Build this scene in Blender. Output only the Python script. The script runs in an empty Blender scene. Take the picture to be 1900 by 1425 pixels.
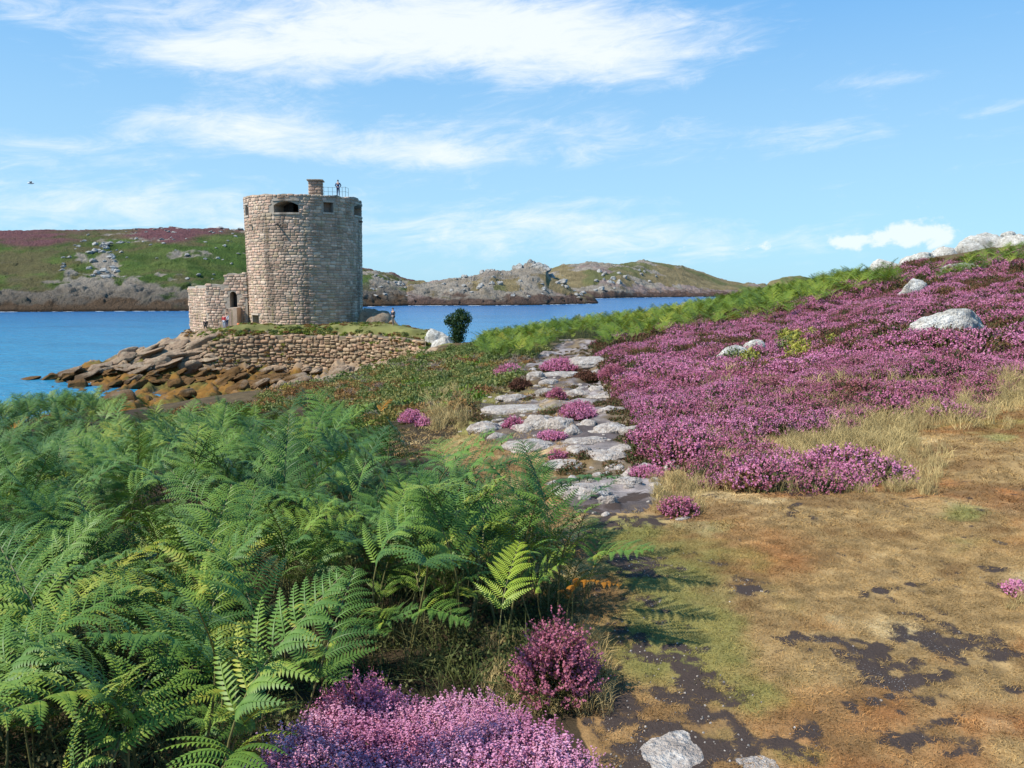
import bpy, bmesh, math, random
import numpy as np
from mathutils import Vector, Matrix, Euler

# ------------------------------------------------------------------ camera, world, sun, exposure
SC = bpy.context.scene
COL = SC.collection
R = math.radians
F = 1478.0                      # focal length in pixels of the 1900 wide photograph
PITCH = math.atan(185.5 / F)
CH = 10.0                       # camera height above the sea (z = 0)
cam = bpy.data.objects.new("camera", bpy.data.cameras.new("camera"))
COL.objects.link(cam)
cam.location = (0, 0, CH)
cam.rotation_euler = (math.pi / 2 - PITCH, 0, 0)
cam.data.sensor_width = 36.0
cam.data.lens = 36.0 * F / 1900.0
cam.data.clip_start = 0.1
cam.data.clip_end = 60000.0
SC.camera = cam

SUN_EL, SUN_AZ = R(47), R(-111)          # azimuth from +Y (view direction), negative = to the left
sun = bpy.data.objects.new("sun", bpy.data.lights.new("sun", 'SUN'))
COL.objects.link(sun)
sun.data.energy = 5.0
sun.data.angle = R(0.5)
sun.data.color = (1.0, 0.95, 0.87)
sd = Vector((math.sin(SUN_AZ) * math.cos(SUN_EL), math.cos(SUN_AZ) * math.cos(SUN_EL), math.sin(SUN_EL)))
sun.rotation_euler = sd.to_track_quat('Z', 'Y').to_euler()

SC.view_settings.view_transform = 'Standard'
SC.view_settings.look = 'None'
SC.view_settings.gamma = 1.0
SC.view_settings.exposure = 0.42
SC.view_settings.use_curve_mapping = False
SC.render.engine = 'CYCLES'
SC.cycles.max_bounces = 6
SC.cycles.diffuse_bounces = 3
SC.cycles.transparent_max_bounces = 4
SC.cycles.caustics_reflective = False
SC.cycles.caustics_refractive = False
SC.cycles.use_denoising = True


class NT:
    """small helper around a node tree"""
    def __init__(s, tree):
        s.t = tree; s.n = tree.nodes; s.l = tree.links
    def new(s, typ, **kw):
        n = s.n.new(typ)
        for k, v in kw.items():
            setattr(n, k, v)
        return n
    def put(s, sock, v):
        if isinstance(v, bpy.types.NodeSocket):
            s.l.new(v, sock)
        elif v is not None:
            sock.default_value = v
    def math(s, op, a, b=None, c=None, clamp=False):
        n = s.new('ShaderNodeMath', operation=op, use_clamp=clamp)
        s.put(n.inputs[0], a); s.put(n.inputs[1], b)
        if c is not None: s.put(n.inputs[2], c)
        return n.outputs[0]
    def mix(s, f, a, b, blend='MIX'):
        n = s.new('ShaderNodeMix', data_type='RGBA', blend_type=blend)
        n.clamp_factor = True
        s.put(n.inputs[0], f)
        s.put(n.inputs[6], a if not isinstance(a, tuple) else (*a[:3], 1))
        s.put(n.inputs[7], b if not isinstance(b, tuple) else (*b[:3], 1))
        return n.outputs[2]
    def noise(s, vec, scale, detail=4, rough=0.55, dist=0.0, dims='3D'):
        n = s.new('ShaderNodeTexNoise', noise_dimensions=dims)
        if vec is not None: s.l.new(vec, n.inputs['Vector'])
        n.inputs['Scale'].default_value = scale
        n.inputs['Detail'].default_value = detail
        n.inputs['Roughness'].default_value = rough
        n.inputs['Distortion'].default_value = dist
        return n.outputs['Fac']
    def voro(s, vec, scale, feature='F1', out='Distance'):
        n = s.new('ShaderNodeTexVoronoi', feature=feature)
        if vec is not None: s.l.new(vec, n.inputs['Vector'])
        n.inputs['Scale'].default_value = scale
        return n.outputs[out]
    def step(s, v, lo, hi, a=0.0, b=1.0):
        n = s.new('ShaderNodeMapRange', interpolation_type='SMOOTHSTEP')
        s.put(n.inputs[0], v)
        n.inputs[1].default_value = lo; n.inputs[2].default_value = hi
        n.inputs[3].default_value = a; n.inputs[4].default_value = b
        return n.outputs[0]


def pixdir(px, py):
    a = (px - 950) / F; b = (712.5 - py) / F
    c, s = math.cos(PITCH), math.sin(PITCH)
    return np.array([a, c + b * s, -s + b * c])

world = bpy.data.worlds.new("World")
SC.world = world
world.use_nodes = True
W = NT(world.node_tree)
W.n.clear()
sky = W.new('ShaderNodeTexSky', sky_type='NISHITA')
sky.sun_disc = False
sky.sun_elevation = SUN_EL
sky.sun_rotation = SUN_AZ
sky.altitude = 10
sky.air_density = 1.0
sky.dust_density = 0.25
sky.ozone_density = 2.2
tc = W.new('ShaderNodeTexCoord')
sep = W.new('ShaderNodeSeparateXYZ')
W.l.new(tc.outputs['Generated'], sep.inputs[0])
az = W.math('ARCTAN2', sep.outputs[0], sep.outputs[1])
el = W.math('ARCSINE', sep.outputs[2])
comb = W.new('ShaderNodeCombineXYZ')
W.l.new(az, comb.inputs[0])
W.l.new(W.math('ADD', W.math('MULTIPLY', el, 3.6), W.math('MULTIPLY', az, -0.35)), comb.inputs[1])
comb.inputs[2].default_value = 3.7
cv = comb.outputs[0]
n1 = W.noise(cv, 4.2, 9, 0.66, 0.6)
n2 = W.noise(cv, 13.0, 9, 0.68, 0.9)
BL = [  # centre and spread in photo pixels, strength
    (520, 65, 300, 44, .30), (900, 90, 280, 44, .32), (1120, 60, 190, 45, .26), (400, 112, 170, 30, .26), (1060, 140, 120, 18, .2),
    (760, 20, 300, 36, .28), (10, 5, 60, 20, .12), (620, 255, 260, 36, .26), (780, 292, 200, 16, .2), (420, 235, 130, 24, .2), (1180, 250, 160, 20, .16),
    (1560, 240, 150, 24, .16), (1650, 148, 60, 9, .22), (1870, 202, 80, 12, .16), (130, 330, 300, 40, .12), (200, 385, 300, 30, .2), (40, 270, 120, 16, .12),
    (1150, 372, 90, 9, .14), (1200, 440, 500, 38, .2), (780, 430, 300, 40, .14)]
tot = None
for (bx, by, sx, sy, amp) in BL:
    d = pixdir(bx, by); d = d / np.linalg.norm(d)
    a0 = math.atan2(d[0], d[1]); e0 = math.asin(d[2])
    da = W.math('DIVIDE', W.math('SUBTRACT', az, a0), sx / F)
    de = W.math('DIVIDE', W.math('SUBTRACT', el, e0), sy / F)
    r2 = W.math('ADD', W.math('MULTIPLY', da, da), W.math('MULTIPLY', de, de))
    g = W.math('MULTIPLY', W.math('EXPONENT', W.math('MULTIPLY', r2, -0.6)), amp)
    tot = g if tot is None else W.math('ADD', tot, g)
nn = W.math('ADD', W.math('MULTIPLY', n1, 0.85), W.math('ADD', W.math('MULTIPLY', n2, 0.6), -0.225))
cl = W.step(W.math('ADD', nn, tot), 0.57, 1.1)
# cumulus heads low over the horizon, to the right
cc = W.new('ShaderNodeCombineXYZ')
W.l.new(az, cc.inputs[0]); W.l.new(W.math('MULTIPLY', el, 1.3), cc.inputs[1])
n3 = W.math('ADD', W.math('MULTIPLY', W.math('SUBTRACT', W.noise(cc.outputs[0], 26, 8, 0.62, 0.2), .5), 1.7), .5)
tot2 = None
for (bx, by, sx, sy, amp) in [(1690, 415, 38, 24, .42), (1655, 440, 48, 16, .3), (1745, 432, 30, 12, .2), (1565, 450, 26, 10, .34), (1405, 458, 26, 12, .34), (1360, 462, 30, 8, .25), (1150, 465, 60, 8, .2), (925, 466, 30, 6, .22), (1500, 430, 40, 12, .14), (1800, 420, 22, 9, .16), (1260, 462, 60, 10, .14)]:
    d = pixdir(bx, by); d = d / np.linalg.norm(d)
    a0 = math.atan2(d[0], d[1]); e0 = math.asin(d[2])
    da = W.math('DIVIDE', W.math('SUBTRACT', az, a0), sx / F)
    de = W.math('DIVIDE', W.math('SUBTRACT', el, e0), sy / F)
    r2 = W.math('ADD', W.math('MULTIPLY', da, da), W.math('MULTIPLY', de, de))
    g = W.math('MULTIPLY', W.math('EXPONENT', W.math('MULTIPLY', r2, -0.6)), amp)
    tot2 = g if tot2 is None else W.math('ADD', tot2, g)
cl2 = W.step(W.math('ADD', n3, tot2), 0.72, 1.0)
cover = W.math('MAXIMUM', cl, W.math('MULTIPLY', W.math('MULTIPLY', cl2, 0.85), W.step(tot2, .04, .14)))
cover = W.math('MULTIPLY', cover, W.step(el, 0.0, 0.03))
tint = W.mix(1.0, sky.outputs[0], (.55, 1.06, 1.30), 'MULTIPLY')
grad = W.mix(W.step(el, 0.04, 0.50), (3.5, 5.6, 7.3), (.75, 3.1, 7.0))
pale = W.mix(0.8, tint, grad)
skyc = W.mix(W.math('MULTIPLY', cover, 0.86), pale, (7.5, 7.8, 8.1))
bg = W.new('ShaderNodeBackground')
W.l.new(skyc, bg.inputs[0])
bg.inputs[1].default_value = 0.102
wo = W.new('ShaderNodeOutputWorld')
W.l.new(bg.outputs[0], wo.inputs[0])

rng = np.random.default_rng(11)
random.seed(5)

# ------------------------------------------------------------------ helpers
def _hash(ix, iy, iz):
    h = (ix * 374761393 + iy * 668265263 + iz * 1274126177) & 0xffffffff
    h = ((h ^ (h >> 13)) * 1274126177) & 0xffffffff
    h = h ^ (h >> 16)
    return (h & 0xffffff) / float(0xffffff) * 2 - 1

def vnoise(x, y, z=0.0, seed=0):
    x = np.asarray(x, float); y = np.asarray(y, float); z = np.zeros_like(x) + z
    ix = np.floor(x).astype(np.int64); iy = np.floor(y).astype(np.int64); iz = np.floor(z).astype(np.int64)
    fx = x - ix; fy = y - iy; fz = z - iz
    ux = fx * fx * fx * (fx * (fx * 6 - 15) + 10); uy = fy * fy * fy * (fy * (fy * 6 - 15) + 10); uz = fz * fz * (3 - 2 * fz)
    iz = iz + seed * 7919
    def H(a, b, c): return _hash(ix + a, iy + b, iz + c)
    a = H(0,0,0) * (1-ux) + H(1,0,0) * ux; b = H(0,1,0) * (1-ux) + H(1,1,0) * ux
    v0 = a * (1-uy) + b * uy
    if not np.any(fz): return v0
    c = H(0,0,1) * (1-ux) + H(1,0,1) * ux; d = H(0,1,1) * (1-ux) + H(1,1,1) * ux
    v1 = c * (1-uy) + d * uy
    return v0 * (1-uz) + v1 * uz

def fbm(x, y, z=0.0, oct=4, seed=0, gain=0.5):
    s = 0; a = 1.0; t = 0; c, sn = 0.8, 0.6
    x = np.asarray(x, float); y = np.asarray(y, float)
    for i in range(oct):
        s = s + a * vnoise(x, y, z, seed + i); t += a
        x, y = (c * x - sn * y) * 2.03, (sn * x + c * y) * 2.03
        z = np.asarray(z) * 2.03 if np.any(z) else z
        a *= gain
    return s / t * 1.5

def ridged(x, y, oct=4, seed=0):
    s = 0; a = 1.0; t = 0
    x = np.asarray(x, float); y = np.asarray(y, float)
    for i in range(oct):
        s = s + a * (1 - 2 * np.abs(vnoise(x, y, 0.0, seed + i))); t += a
        x, y = (0.8 * x - 0.6 * y) * 2.1, (0.6 * x + 0.8 * y) * 2.1
        a *= 0.5
    return s / t

def sstep(v, lo, hi):
    t = np.clip((np.asarray(v) - lo) / (hi - lo), 0, 1)
    return t * t * (3 - 2 * t)

def inpoly(px, py, poly):
    px = np.asarray(px); py = np.asarray(py)
    ins = np.zeros(px.shape, bool)
    n = len(poly)
    for i in range(n):
        x1, y1 = poly[i]; x2, y2 = poly[(i + 1) % n]
        if y1 == y2: continue
        c = ((y1 > py) != (y2 > py)) & (px < (x2 - x1) * (py - y1) / (y2 - y1) + x1)
        ins ^= c
    return ins

CP, SP = math.cos(PITCH), math.sin(PITCH)
def proj(x, y, z):
    dz = z - CH
    dep = np.maximum(y * CP - dz * SP, 0.05)
    up = y * SP + dz * CP
    return 950 + F * x / dep, 712.5 - F * up / dep

def P(px, py, Y):
    d = pixdir(px, py); k = Y / d[1]
    return (d[0] * k, Y, CH + d[2] * k)

def mesh_np(name, verts, faces, smooth=True):
    """verts (N,3), faces (M,k) with constant k"""
    verts = np.ascontiguousarray(verts, dtype=np.float32); faces = np.ascontiguousarray(faces, dtype=np.int32)
    me = bpy.data.meshes.new(name)
    n, k = faces.shape
    me.vertices.add(len(verts)); me.vertices.foreach_set('co', verts.ravel())
    me.loops.add(n * k); me.loops.foreach_set('vertex_index', faces.ravel())
    me.polygons.add(n)
    me.polygons.foreach_set('loop_start', np.arange(0, n * k, k, dtype=np.int32))
    me.polygons.foreach_set('loop_total', np.full(n, k, dtype=np.int32))
    me.update(calc_edges=True)
    me.polygons.foreach_set('use_smooth', np.full(n, smooth, dtype=bool))
    return me

def mesh_py(name, verts, faces, smooth=False):
    me = bpy.data.meshes.new(name)
    me.from_pydata([tuple(map(float, v)) for v in verts], [], [tuple(map(int, f)) for f in faces])
    if smooth: me.polygons.foreach_set('use_smooth', [True] * len(me.polygons))
    me.update()
    return me

def setcol(me, name, cols):
    a = me.color_attributes.new(name, 'FLOAT_COLOR', 'POINT')
    c = np.ones((len(me.vertices), 4), np.float32); c[:, :3] = np.asarray(cols)[..., :3]
    a.data.foreach_set('color', c.ravel())

def link(name, me, mat=None, parent=None, loc=None, rot=None, scale=None):
    o = bpy.data.objects.new(name, me)
    if mat is not None and me is not None and len(me.materials) == 0: me.materials.append(mat)
    COL.objects.link(o)
    if parent is not None: o.parent = parent
    if loc is not None: o.location = loc
    if rot is not None: o.rotation_euler = rot
    if scale is not None: o.scale = scale
    return o

def tag(o, label=None, cat=None, group=None, kind=None):
    if label: o['label'] = label
    if cat: o['category'] = cat
    if group: o['group'] = group
    if kind: o['kind'] = kind
    return o

def empty(name, loc=(0, 0, 0), rz=0.0):
    o = bpy.data.objects.new(name, None); COL.objects.link(o)
    o.empty_display_size = 0.2
    o.location = loc; o.rotation_euler = (0, 0, rz)
    return o

def material(name):
    m = bpy.data.materials.new(name); m.use_nodes = True
    t = NT(m.node_tree); t.n.clear()
    b = t.new('ShaderNodeBsdfPrincipled'); o = t.new('ShaderNodeOutputMaterial')
    t.l.new(b.outputs[0], o.inputs[0])
    t.b = b; t.o = o
    geo = t.new('ShaderNodeNewGeometry'); t.pos = geo.outputs['Position']; t.geo = geo
    return m, t

def bump(t, h, strength, dist):
    n = t.new('ShaderNodeBump'); n.inputs['Strength'].default_value = strength; n.inputs['Distance'].default_value = dist
    t.l.new(h, n.inputs['Height']); t.l.new(n.outputs[0], t.b.inputs['Normal'])
    return n

def plain(name, col, rough=0.8, var=0.15, scale=20):
    m, t = material(name)
    f = t.noise(t.pos, scale, 3)
    a = tuple(c * (1 - var) for c in col); b = tuple(min(1, c * (1 + var)) for c in col)
    t.l.new(t.mix(f, a, b), t.b.inputs['Base Color']); t.b.inputs['Roughness'].default_value = rough
    return m

def leafmat(name, cols, trans=0.25, rough=0.5, spec=0.35, pscale=0.6, wmix=0.5):
    """colour ramp over per-object random mixed with noise in place"""
    m, t = material(name)
    oi = t.new('ShaderNodeObjectInfo')
    f = t.math('ADD', t.math('MULTIPLY', oi.outputs['Random'], 1 - wmix), t.math('MULTIPLY', t.step(t.noise(t.pos, pscale, 4), 0.3, 0.7), wmix))
    f2 = t.math('ADD', f, t.math('MULTIPLY', t.math('SUBTRACT', t.noise(t.pos, 40, 1), 0.5), 0.5))
    rp = t.new('ShaderNodeValToRGB')
    e = rp.color_ramp.elements
    e[0].position = cols[0][0]; e[0].color = (*cols[0][1], 1)
    e[1].position = cols[-1][0]; e[1].color = (*cols[-1][1], 1)
    for p_, c_ in cols[1:-1]:
        q = e.new(p_); q.color = (*c_, 1)
    t.l.new(f2, rp.inputs[0])
    c = rp.outputs[0]
    t.l.new(c, t.b.inputs['Base Color'])
    t.b.inputs['Roughness'].default_value = rough
    t.b.inputs['Specular IOR Level'].default_value = spec
    if trans > 0:
        tr = t.new('ShaderNodeBsdfTranslucent'); t.l.new(t.mix(0.5, c, (1.0, 0.95, 0.3), 'MULTIPLY'), tr.inputs[0])
        mx = t.new('ShaderNodeMixShader'); mx.inputs[0].default_value = trans
        t.l.new(t.b.outputs[0], mx.inputs[1]); t.l.new(tr.outputs[0], mx.inputs[2]); t.l.new(mx.outputs[0], t.o.inputs[0])
    return m

# ------------------------------------------------------------------ terrain of the near headland
ctrl = [(0,0,8.3),(-3,0,8.15),(3,0,8.4),(0,3,8.3),(2,3,8.35),(-2,3,8.2),(4,3,8.5),(0,-8,8.6),(-10,-8,7.6),(10,-8,9.5),(0,-40,10),(-40,-40,5),(40,-40,15),
 (.3,6,8.25),(3,6,8.42),(6,6,8.75),(-4,6,7.75),(-8,6,7.25),(-12,8,6.6),(1,7.2,8.2),
 (1.0,13.8,8.0),(-.8,13.3,7.9),(-2.9,17,7.3),(-6,10,7.2),(-10,16,6.4),(-5,16,6.85),(-14,12,6.3),(-20,15,5.6),(-30,20,3.5),(-25,5,5.8),(-40,10,1.5),(-60,0,-2),(-60,40,-2),
 P(1000,700,20),P(1080,650,36),P(1100,632,45),P(1300,700,15.5),P(1300,640,29),P(1150,640,38),P(1480,570,35),P(1760,602,20),P(1690,542,30),P(1800,507,38),
 P(1900,472,45),P(1650,502,48),P(1700,484,52),P(1850,458,56),P(1900,640,13.5),P(1850,740,9.7),P(1400,556,60),P(1100,606,60),P(950,628,60),P(1620,518,56),P(1400,905,6.3),
 P(1250,590,58),P(1530,535,52),P(1600,620,22),P(1500,740,11),
 (10,80,4),(30,80,6),(5,80,3),(-2,75,3.0),(50,80,9),(0,95,-2),(20,100,-2),(45,110,-2),(70,110,-1),(90,70,13),(60,30,13),(40,10,11),(30,0,10.5),(20,15,10.2),(12,10,9.3),(90,10,18),
 P(600,722,25),P(480,724,25),P(500,778,19),P(700,692,35),P(800,672,45),P(850,652,58),P(900,642,50),P(930,682,30),P(820,640,67),P(770,720,25),P(880,740,17),
 P(600,700,74),P(450,700,78),P(300,700,80),P(150,704,82),P(400,740,63),P(250,745,61),P(650,692,72),
 (-9,52,2.8),(-14,42,2.5),(-20,38,1.8),(-25,45,1.0),(-12,30,5.2),(-18,55,1.2),(-22,24,5.3),(-16.7,25,5.4),(-18,33,2.5),(-26,30,2.2),(-32,36,0.2),(-34,50,-0.3),(-42,50,-1.5),(-38,66,-.6),(-45,70,-1),(-55,80,-1.5),
 (-24.5,91,4.7),(-33,97,4.6),(-15,97,5.0),(-24,108,4.5),(-37,101,3.9),(-24,99,4.8),(-19,90,4.7),
 P(352,617,96),P(300,642,89.5),P(230,662,87),P(180,674,85.5),P(130,694,84),P(350,640,88),
 P(400,690,83),P(500,690,81),P(600,690,78),P(700,685,72.5),P(780,668,69.5),
 (-55,90,-1.5),(-50,100,-1.5),(-40,112,-2),(-24,120,-2),(-5,112,-2),P(700,600,93),P(780,622,86),(-6,98,-1.5),(-2,90,-1.5),(-9,94,1.5),
 (-58,66,-2),(0,130,-3),(-60,120,-3),(60,140,-3),(-90,90,-3),(110,120,-2),(-90,30,-3),(140,40,20),(140,-40,24),(-100,-30,-3)]
WALL = [(378,84.8,637,686),(430,84,624,688),(520,83.3,621,688),(600,81.5,623,690),(680,78.5,623,688),(740,75,625,680),(790,71.5,632,668)]  # px, Y, top py, bottom py
def wall_pts():
    top = [P(a, c, b) for a, b, c, d in WALL]; bot = [P(a, d, b) for a, b, c, d in WALL]
    return top, bot
_wt, _wb = wall_pts()
for a, b in zip(_wt, _wb):
    ctrl.append((a[0] + .15, a[1] + 1.3, a[2] - .05)); ctrl.append((b[0] - .1, b[1] - .7, b[2] - .15))
CT = np.array(ctrl, float)
def _rb(d2): return np.sqrt(d2 + 1.0)
_d2 = ((CT[:, None, :2] - CT[None, :, :2]) ** 2).sum(-1)
_n = len(CT)
_A = np.zeros((_n + 3, _n + 3)); _A[:_n, :_n] = _rb(_d2) - np.eye(_n) * 0.02
_A[:_n, _n] = 1; _A[:_n, _n + 1:] = CT[:, :2]; _A[_n, :_n] = 1; _A[_n + 1:, :_n] = CT[:, :2].T
_w = np.linalg.solve(_A, np.concatenate([CT[:, 2], np.zeros(3)]))
def hbase(x, y):
    x = np.asarray(x, float); y = np.asarray(y, float); sh = x.shape
    x = x.ravel(); y = y.ravel(); out = np.empty_like(x)
    for i in range(0, len(x), 20000):
        xs = x[i:i+20000]; ys = y[i:i+20000]
        d2 = (xs[:, None] - CT[None, :, 0]) ** 2 + (ys[:, None] - CT[None, :, 1]) ** 2
        out[i:i+20000] = _rb(d2) @ _w[:_n] + _w[_n] + xs * _w[_n+1] + ys * _w[_n+2]
    return out.reshape(sh)

# zones, drawn as outlines on the ground (each is tested at the height of its own plants)
FERN = [(-2600,735),(-400,735),(0,742),(90,727),(190,728),(235,756),(350,756),(430,742),(500,752),(610,742),(665,765),(765,805),(860,815),(990,848),(1020,890),(1065,940),(1075,1000),(1125,1060),(1100,1100),(1020,1125),(900,1120),(810,1150),(690,1185),(560,1225),(450,1300),(340,1560),(-2600,1700)]
HEATH = [(1112,645),(1140,628),(1200,612),(1290,594),(1400,582),(1480,570),(1560,538),(1625,510),(1700,490),(1780,482),(1900,470),(2800,360),(2800,700),(1900,718),(1850,745),(1800,782),(1700,772),(1640,778),(1560,800),(1480,812),(1400,815),(1330,830),(1262,862),(1212,862),(1205,805),(1196,770),(1150,738),(1142,700),(1112,665)]
HEATH2 = [(1262,850),(1330,815),(1420,812),(1480,850),(1560,848),(1640,845),(1660,880),(1610,908),(1500,922),(1400,915),(1310,900)]
BRACK = [(880,640),(900,612),(960,590),(1060,582),(1110,580),(1200,566),(1300,554),(1400,540),(1500,522),(1620,502),(1700,512),(1800,480),(1900,455),(1900,478),(1780,500),(1640,520),(1560,536),(1480,570),(1400,582),(1290,594),(1200,612),(1120,632),(1100,628),(1040,640),(960,650),(900,650)]
PATHZ = [(1075,630),(1120,632),(1115,665),(1150,720),(1200,770),(1215,860),(1232,930),(1200,955),(1080,955),(1020,905),(900,815),(850,800),(840,770),(880,745),(960,702),(985,665),(1040,640)]

def soft(px, py, poly, wob=0.0, x=None, y=None, s=1.0):
    if wob:
        px = px + wob * fbm(x * s, y * s, 0.0, 3, 31); py = py + 0.5 * wob * fbm(x * s, y * s, 0.0, 3, 57)
    return inpoly(px, py, poly)

def hgt(x, y):
    x = np.asarray(x, float); y = np.asarray(y, float)
    z = hbase(x, y)
    px, py = proj(x, y, z)
    r = np.hypot(x, y)
    z = z + 0.035 * fbm(x * .9, y * .9, 0.0, 4, 3) * np.clip(r / 4, .3, 1)
    he = sum((inpoly(px + a, py + b, HEATH) & (y > 4)).astype(float) for a, b in ((0, 0), (9, 0), (-9, 0), (0, 6), (0, -6), (16, 3), (-16, -3), (4, 12), (-4, -12))) / 9
    hk = np.clip((r - 6) / 10, .25, 1)
    z = z + he * hk * (0.16 + 0.24 * fbm(x * .55, y * .8, 0.0, 4, 9))
    # rocky ground of the promontory and the shore
    lo = sstep(5.6 - z, 0, 1.5) * sstep(y, 40, 55) * sstep(-4 - x, 0, 4)
    rid = ridged(x * .33 + y * .12, y * .5 - x * .2, 4, 4)
    flat = np.exp(-(((x + 23.5) / 11.5) ** 4 + ((y - 98) / 9) ** 4))
    q = x * .42 + y * .16 + .5 * fbm(x * .25, y * .25, 0., 3, 12); saw = q - np.floor(q); saw = np.where(saw < .8, saw / .8, (1 - saw) / .2)
    q2 = x * 1.1 - y * .35 + .5 * fbm(x * .6, y * .6, 0., 3, 14); saw2 = q2 - np.floor(q2)
    z = z + lo * (1 - flat) * (0.55 * rid + .55 * (saw - .5) + .22 * (saw2 - .5) - .2)
    pa = inpoly(px, py, PATHZ) & (y > 4)
    z = z + np.where(pa, (.10 * ridged(x * .9, y * .55, 4, 44) + .04 * fbm(x * 3, y * 3, 0., 3, 45)) * np.clip(y / 12, .6, 1.6), 0)
    return z

def ground(px, py, raise_=0.0, y0=1.8, y1=125):
    d = pixdir(px, py); ys = np.exp(np.linspace(math.log(y0), math.log(y1), 900))
    k = ys / d[1]; z = CH + d[2] * k - raise_
    g = hgt(d[0] * k, ys)
    b = np.nonzero(z < g)[0]
    i = b[0] if len(b) else len(ys) - 1
    return np.array([d[0] * k[i], ys[i], g[i]])

SOIL = [(1200,1290,70,70),(1170,1400,60,60),(1320,1340,60,30),(1290,1290,85,42),(1190,1330,60,120),(1240,1400,110,60),(1400,1390,90,30),(1180,1215,35,40),(1110,978,30,30),(1150,930,60,10),(1200,1060,30,18),(1180,1030,20,14),(1400,1088,30,12),(1240,1220,25,20),
 (1510,1185,60,18),(1590,1195,50,14),(1650,1215,50,16),(1720,1175,70,16),(1760,1190,70,14),(1700,1240,80,12),(1850,1205,50,14),(1640,1260,30,12),(1690,1290,30,14),(1600,1305,25,10),(1750,1355,30,10),(1680,1370,40,10),(1760,1395,30,8),
 (1500,1375,30,40),(1880,1095,40,9),(1870,1280,25,8),(1820,1060,20,6),(1470,950,12,4),(1640,1095,30,8),(1320,1210,40,8),(1130,1290,30,130),(1180,970,40,12)]
GREEN = [(1260,1150,130,110,.9),(1350,1250,110,60,.6),(1330,1110,150,60,.55),(1500,1330,140,60,.5),(1420,1210,120,40,.5),(1750,1000,160,30,.35),(1230,1130,90,80,1),(1180,1060,50,60,.9),(1300,1180,80,50,.7),(1160,985,50,20,1),(1190,925,60,14,.7),(1400,1300,70,40,.8),(1480,1260,80,30,.5),(1480,1400,120,30,.6),(1330,1370,80,30,.7),(1790,955,40,12,1),(1850,800,80,30,.4),(870,745,60,50,1),(930,720,50,14,.8),(990,760,60,14,.4),(1300,1040,90,30,.4),(1150,900,60,12,.6),(1600,960,120,30,.3)]
def soilmask(px, py, x, y):
    m = np.zeros_like(px)
    px = px + 34 * fbm(x * 1.6, y * 1.6, 0., 4, 75); py = py + 20 * fbm(x * 1.8, y * 1.8, 0., 4, 76)
    for (a, b, s, t) in SOIL:
        m = np.maximum(m, np.exp(-.5 * (((px - a) / s) ** 2 + ((py - b) / t) ** 2)))
    m = m * .86 + .3 * fbm(x * 4, y * 4, 0., 4, 70) + .5 * fbm(x * 15, y * 15, 0., 3, 71)
    return m
def turfcol(px, py, x, y):
    tan = np.array([.25, .165, .072]); ora = np.array([.235, .105, .038]); gre = np.array([.13, .145, .04]); pal = np.array([.38, .285, .15]); bro = np.array([.13, .07, .028])
    n1 = fbm(x * .8, y * .8, 0., 4, 81)[..., None]; n2 = fbm(x * 3.2, y * 3.2, 0., 4, 82)[..., None]; n3 = fbm(x * 1.7, y * 1.7, 0., 3, 83)[..., None]
    c = tan + (ora - tan) * (.3 + .7 * sstep(px, 1250, 1550))[..., None] * sstep(n1 + .4 * n2 + (np.clip((py - 1010) / 420, -.35, .8) * 1.0)[..., None], -.15, .6)
    c = c + (pal - c) * sstep(.6 * n3 + .8 * n2 - (np.clip((py - 1080) / 150, 0, 1) * .7)[..., None], .15, .8) * .75
    n4 = fbm(x * 12, y * 12, 0., 3, 84)[..., None]; c = c * (1 + .35 * n4)
    c = c + (bro - c) * sstep(-n2 + .5 * n1, .2, .7) * .6
    g = np.zeros_like(px)
    for (a, b, s, t, k) in GREEN:
        g = np.maximum(g, k * np.exp(-.5 * (((px - a) / s) ** 2 + ((py - b) / t) ** 2)))
    g = sstep(g[..., None] + .35 * n2 + .15 * n1, .25, .75)
    c = c + (gre * 1.1 - c) * g * .68
    return np.clip(c * 1.15, .01, .8)

def ring(a, b, n, geo=False):
    return np.exp(np.linspace(math.log(a), math.log(b), n, endpoint=False)) if geo else np.linspace(a, b, n, endpoint=False)
rr = np.concatenate([ring(.3, 2.0, 12), ring(2.0, 7.5, 250), ring(7.5, 50, 190, True), ring(50, 106, 165), ring(106, 170, 24), [170.]])
th = np.concatenate([np.linspace(-180, -42, 60, endpoint=False), np.linspace(-42, 42, 540), np.linspace(42, 180, 60, endpoint=False)[1:]]) * math.pi / 180
nt, nr = len(th), len(rr)
TH, RR = np.meshgrid(th, rr)
X = np.sin(TH) * RR; Y = np.cos(TH) * RR
Z = hgt(X, Y)
px, py = proj(X, Y, Z)
# colours that belong to the ground itself
yy = Y > .5
C = turfcol(px, py, X, Y)
C = np.where(((Y > 16) & (X > 0))[..., None], np.array([.11, .075, .035]), C)
C = np.where(((Y > 58) & (X < 3))[..., None], np.array([.15, .15, .05]) * (1 + .4 * fbm(X, Y, 0., 3, 99)[..., None]), C)
n_a = fbm(X * .5, Y * .5, 0., 4, 90)[..., None]; n_b = fbm(X * 4, Y * 4, 0., 4, 91)[..., None]; n_c = fbm(X * .12, Y * .12, 0., 3, 92)[..., None]
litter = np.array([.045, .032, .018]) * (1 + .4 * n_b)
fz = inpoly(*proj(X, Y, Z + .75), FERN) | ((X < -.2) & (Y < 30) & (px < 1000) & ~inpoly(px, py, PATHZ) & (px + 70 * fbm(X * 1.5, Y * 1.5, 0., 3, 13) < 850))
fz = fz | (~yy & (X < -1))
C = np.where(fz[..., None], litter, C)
hz = (inpoly(px, py, HEATH) | inpoly(px, py, HEATH2)) & yy
C = np.where(hz[..., None], np.array([.07, .038, .03]) * (1 + .3 * n_b), C)
bz = inpoly(*proj(X, Y, Z + .5), BRACK) & (Y > 25)
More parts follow.
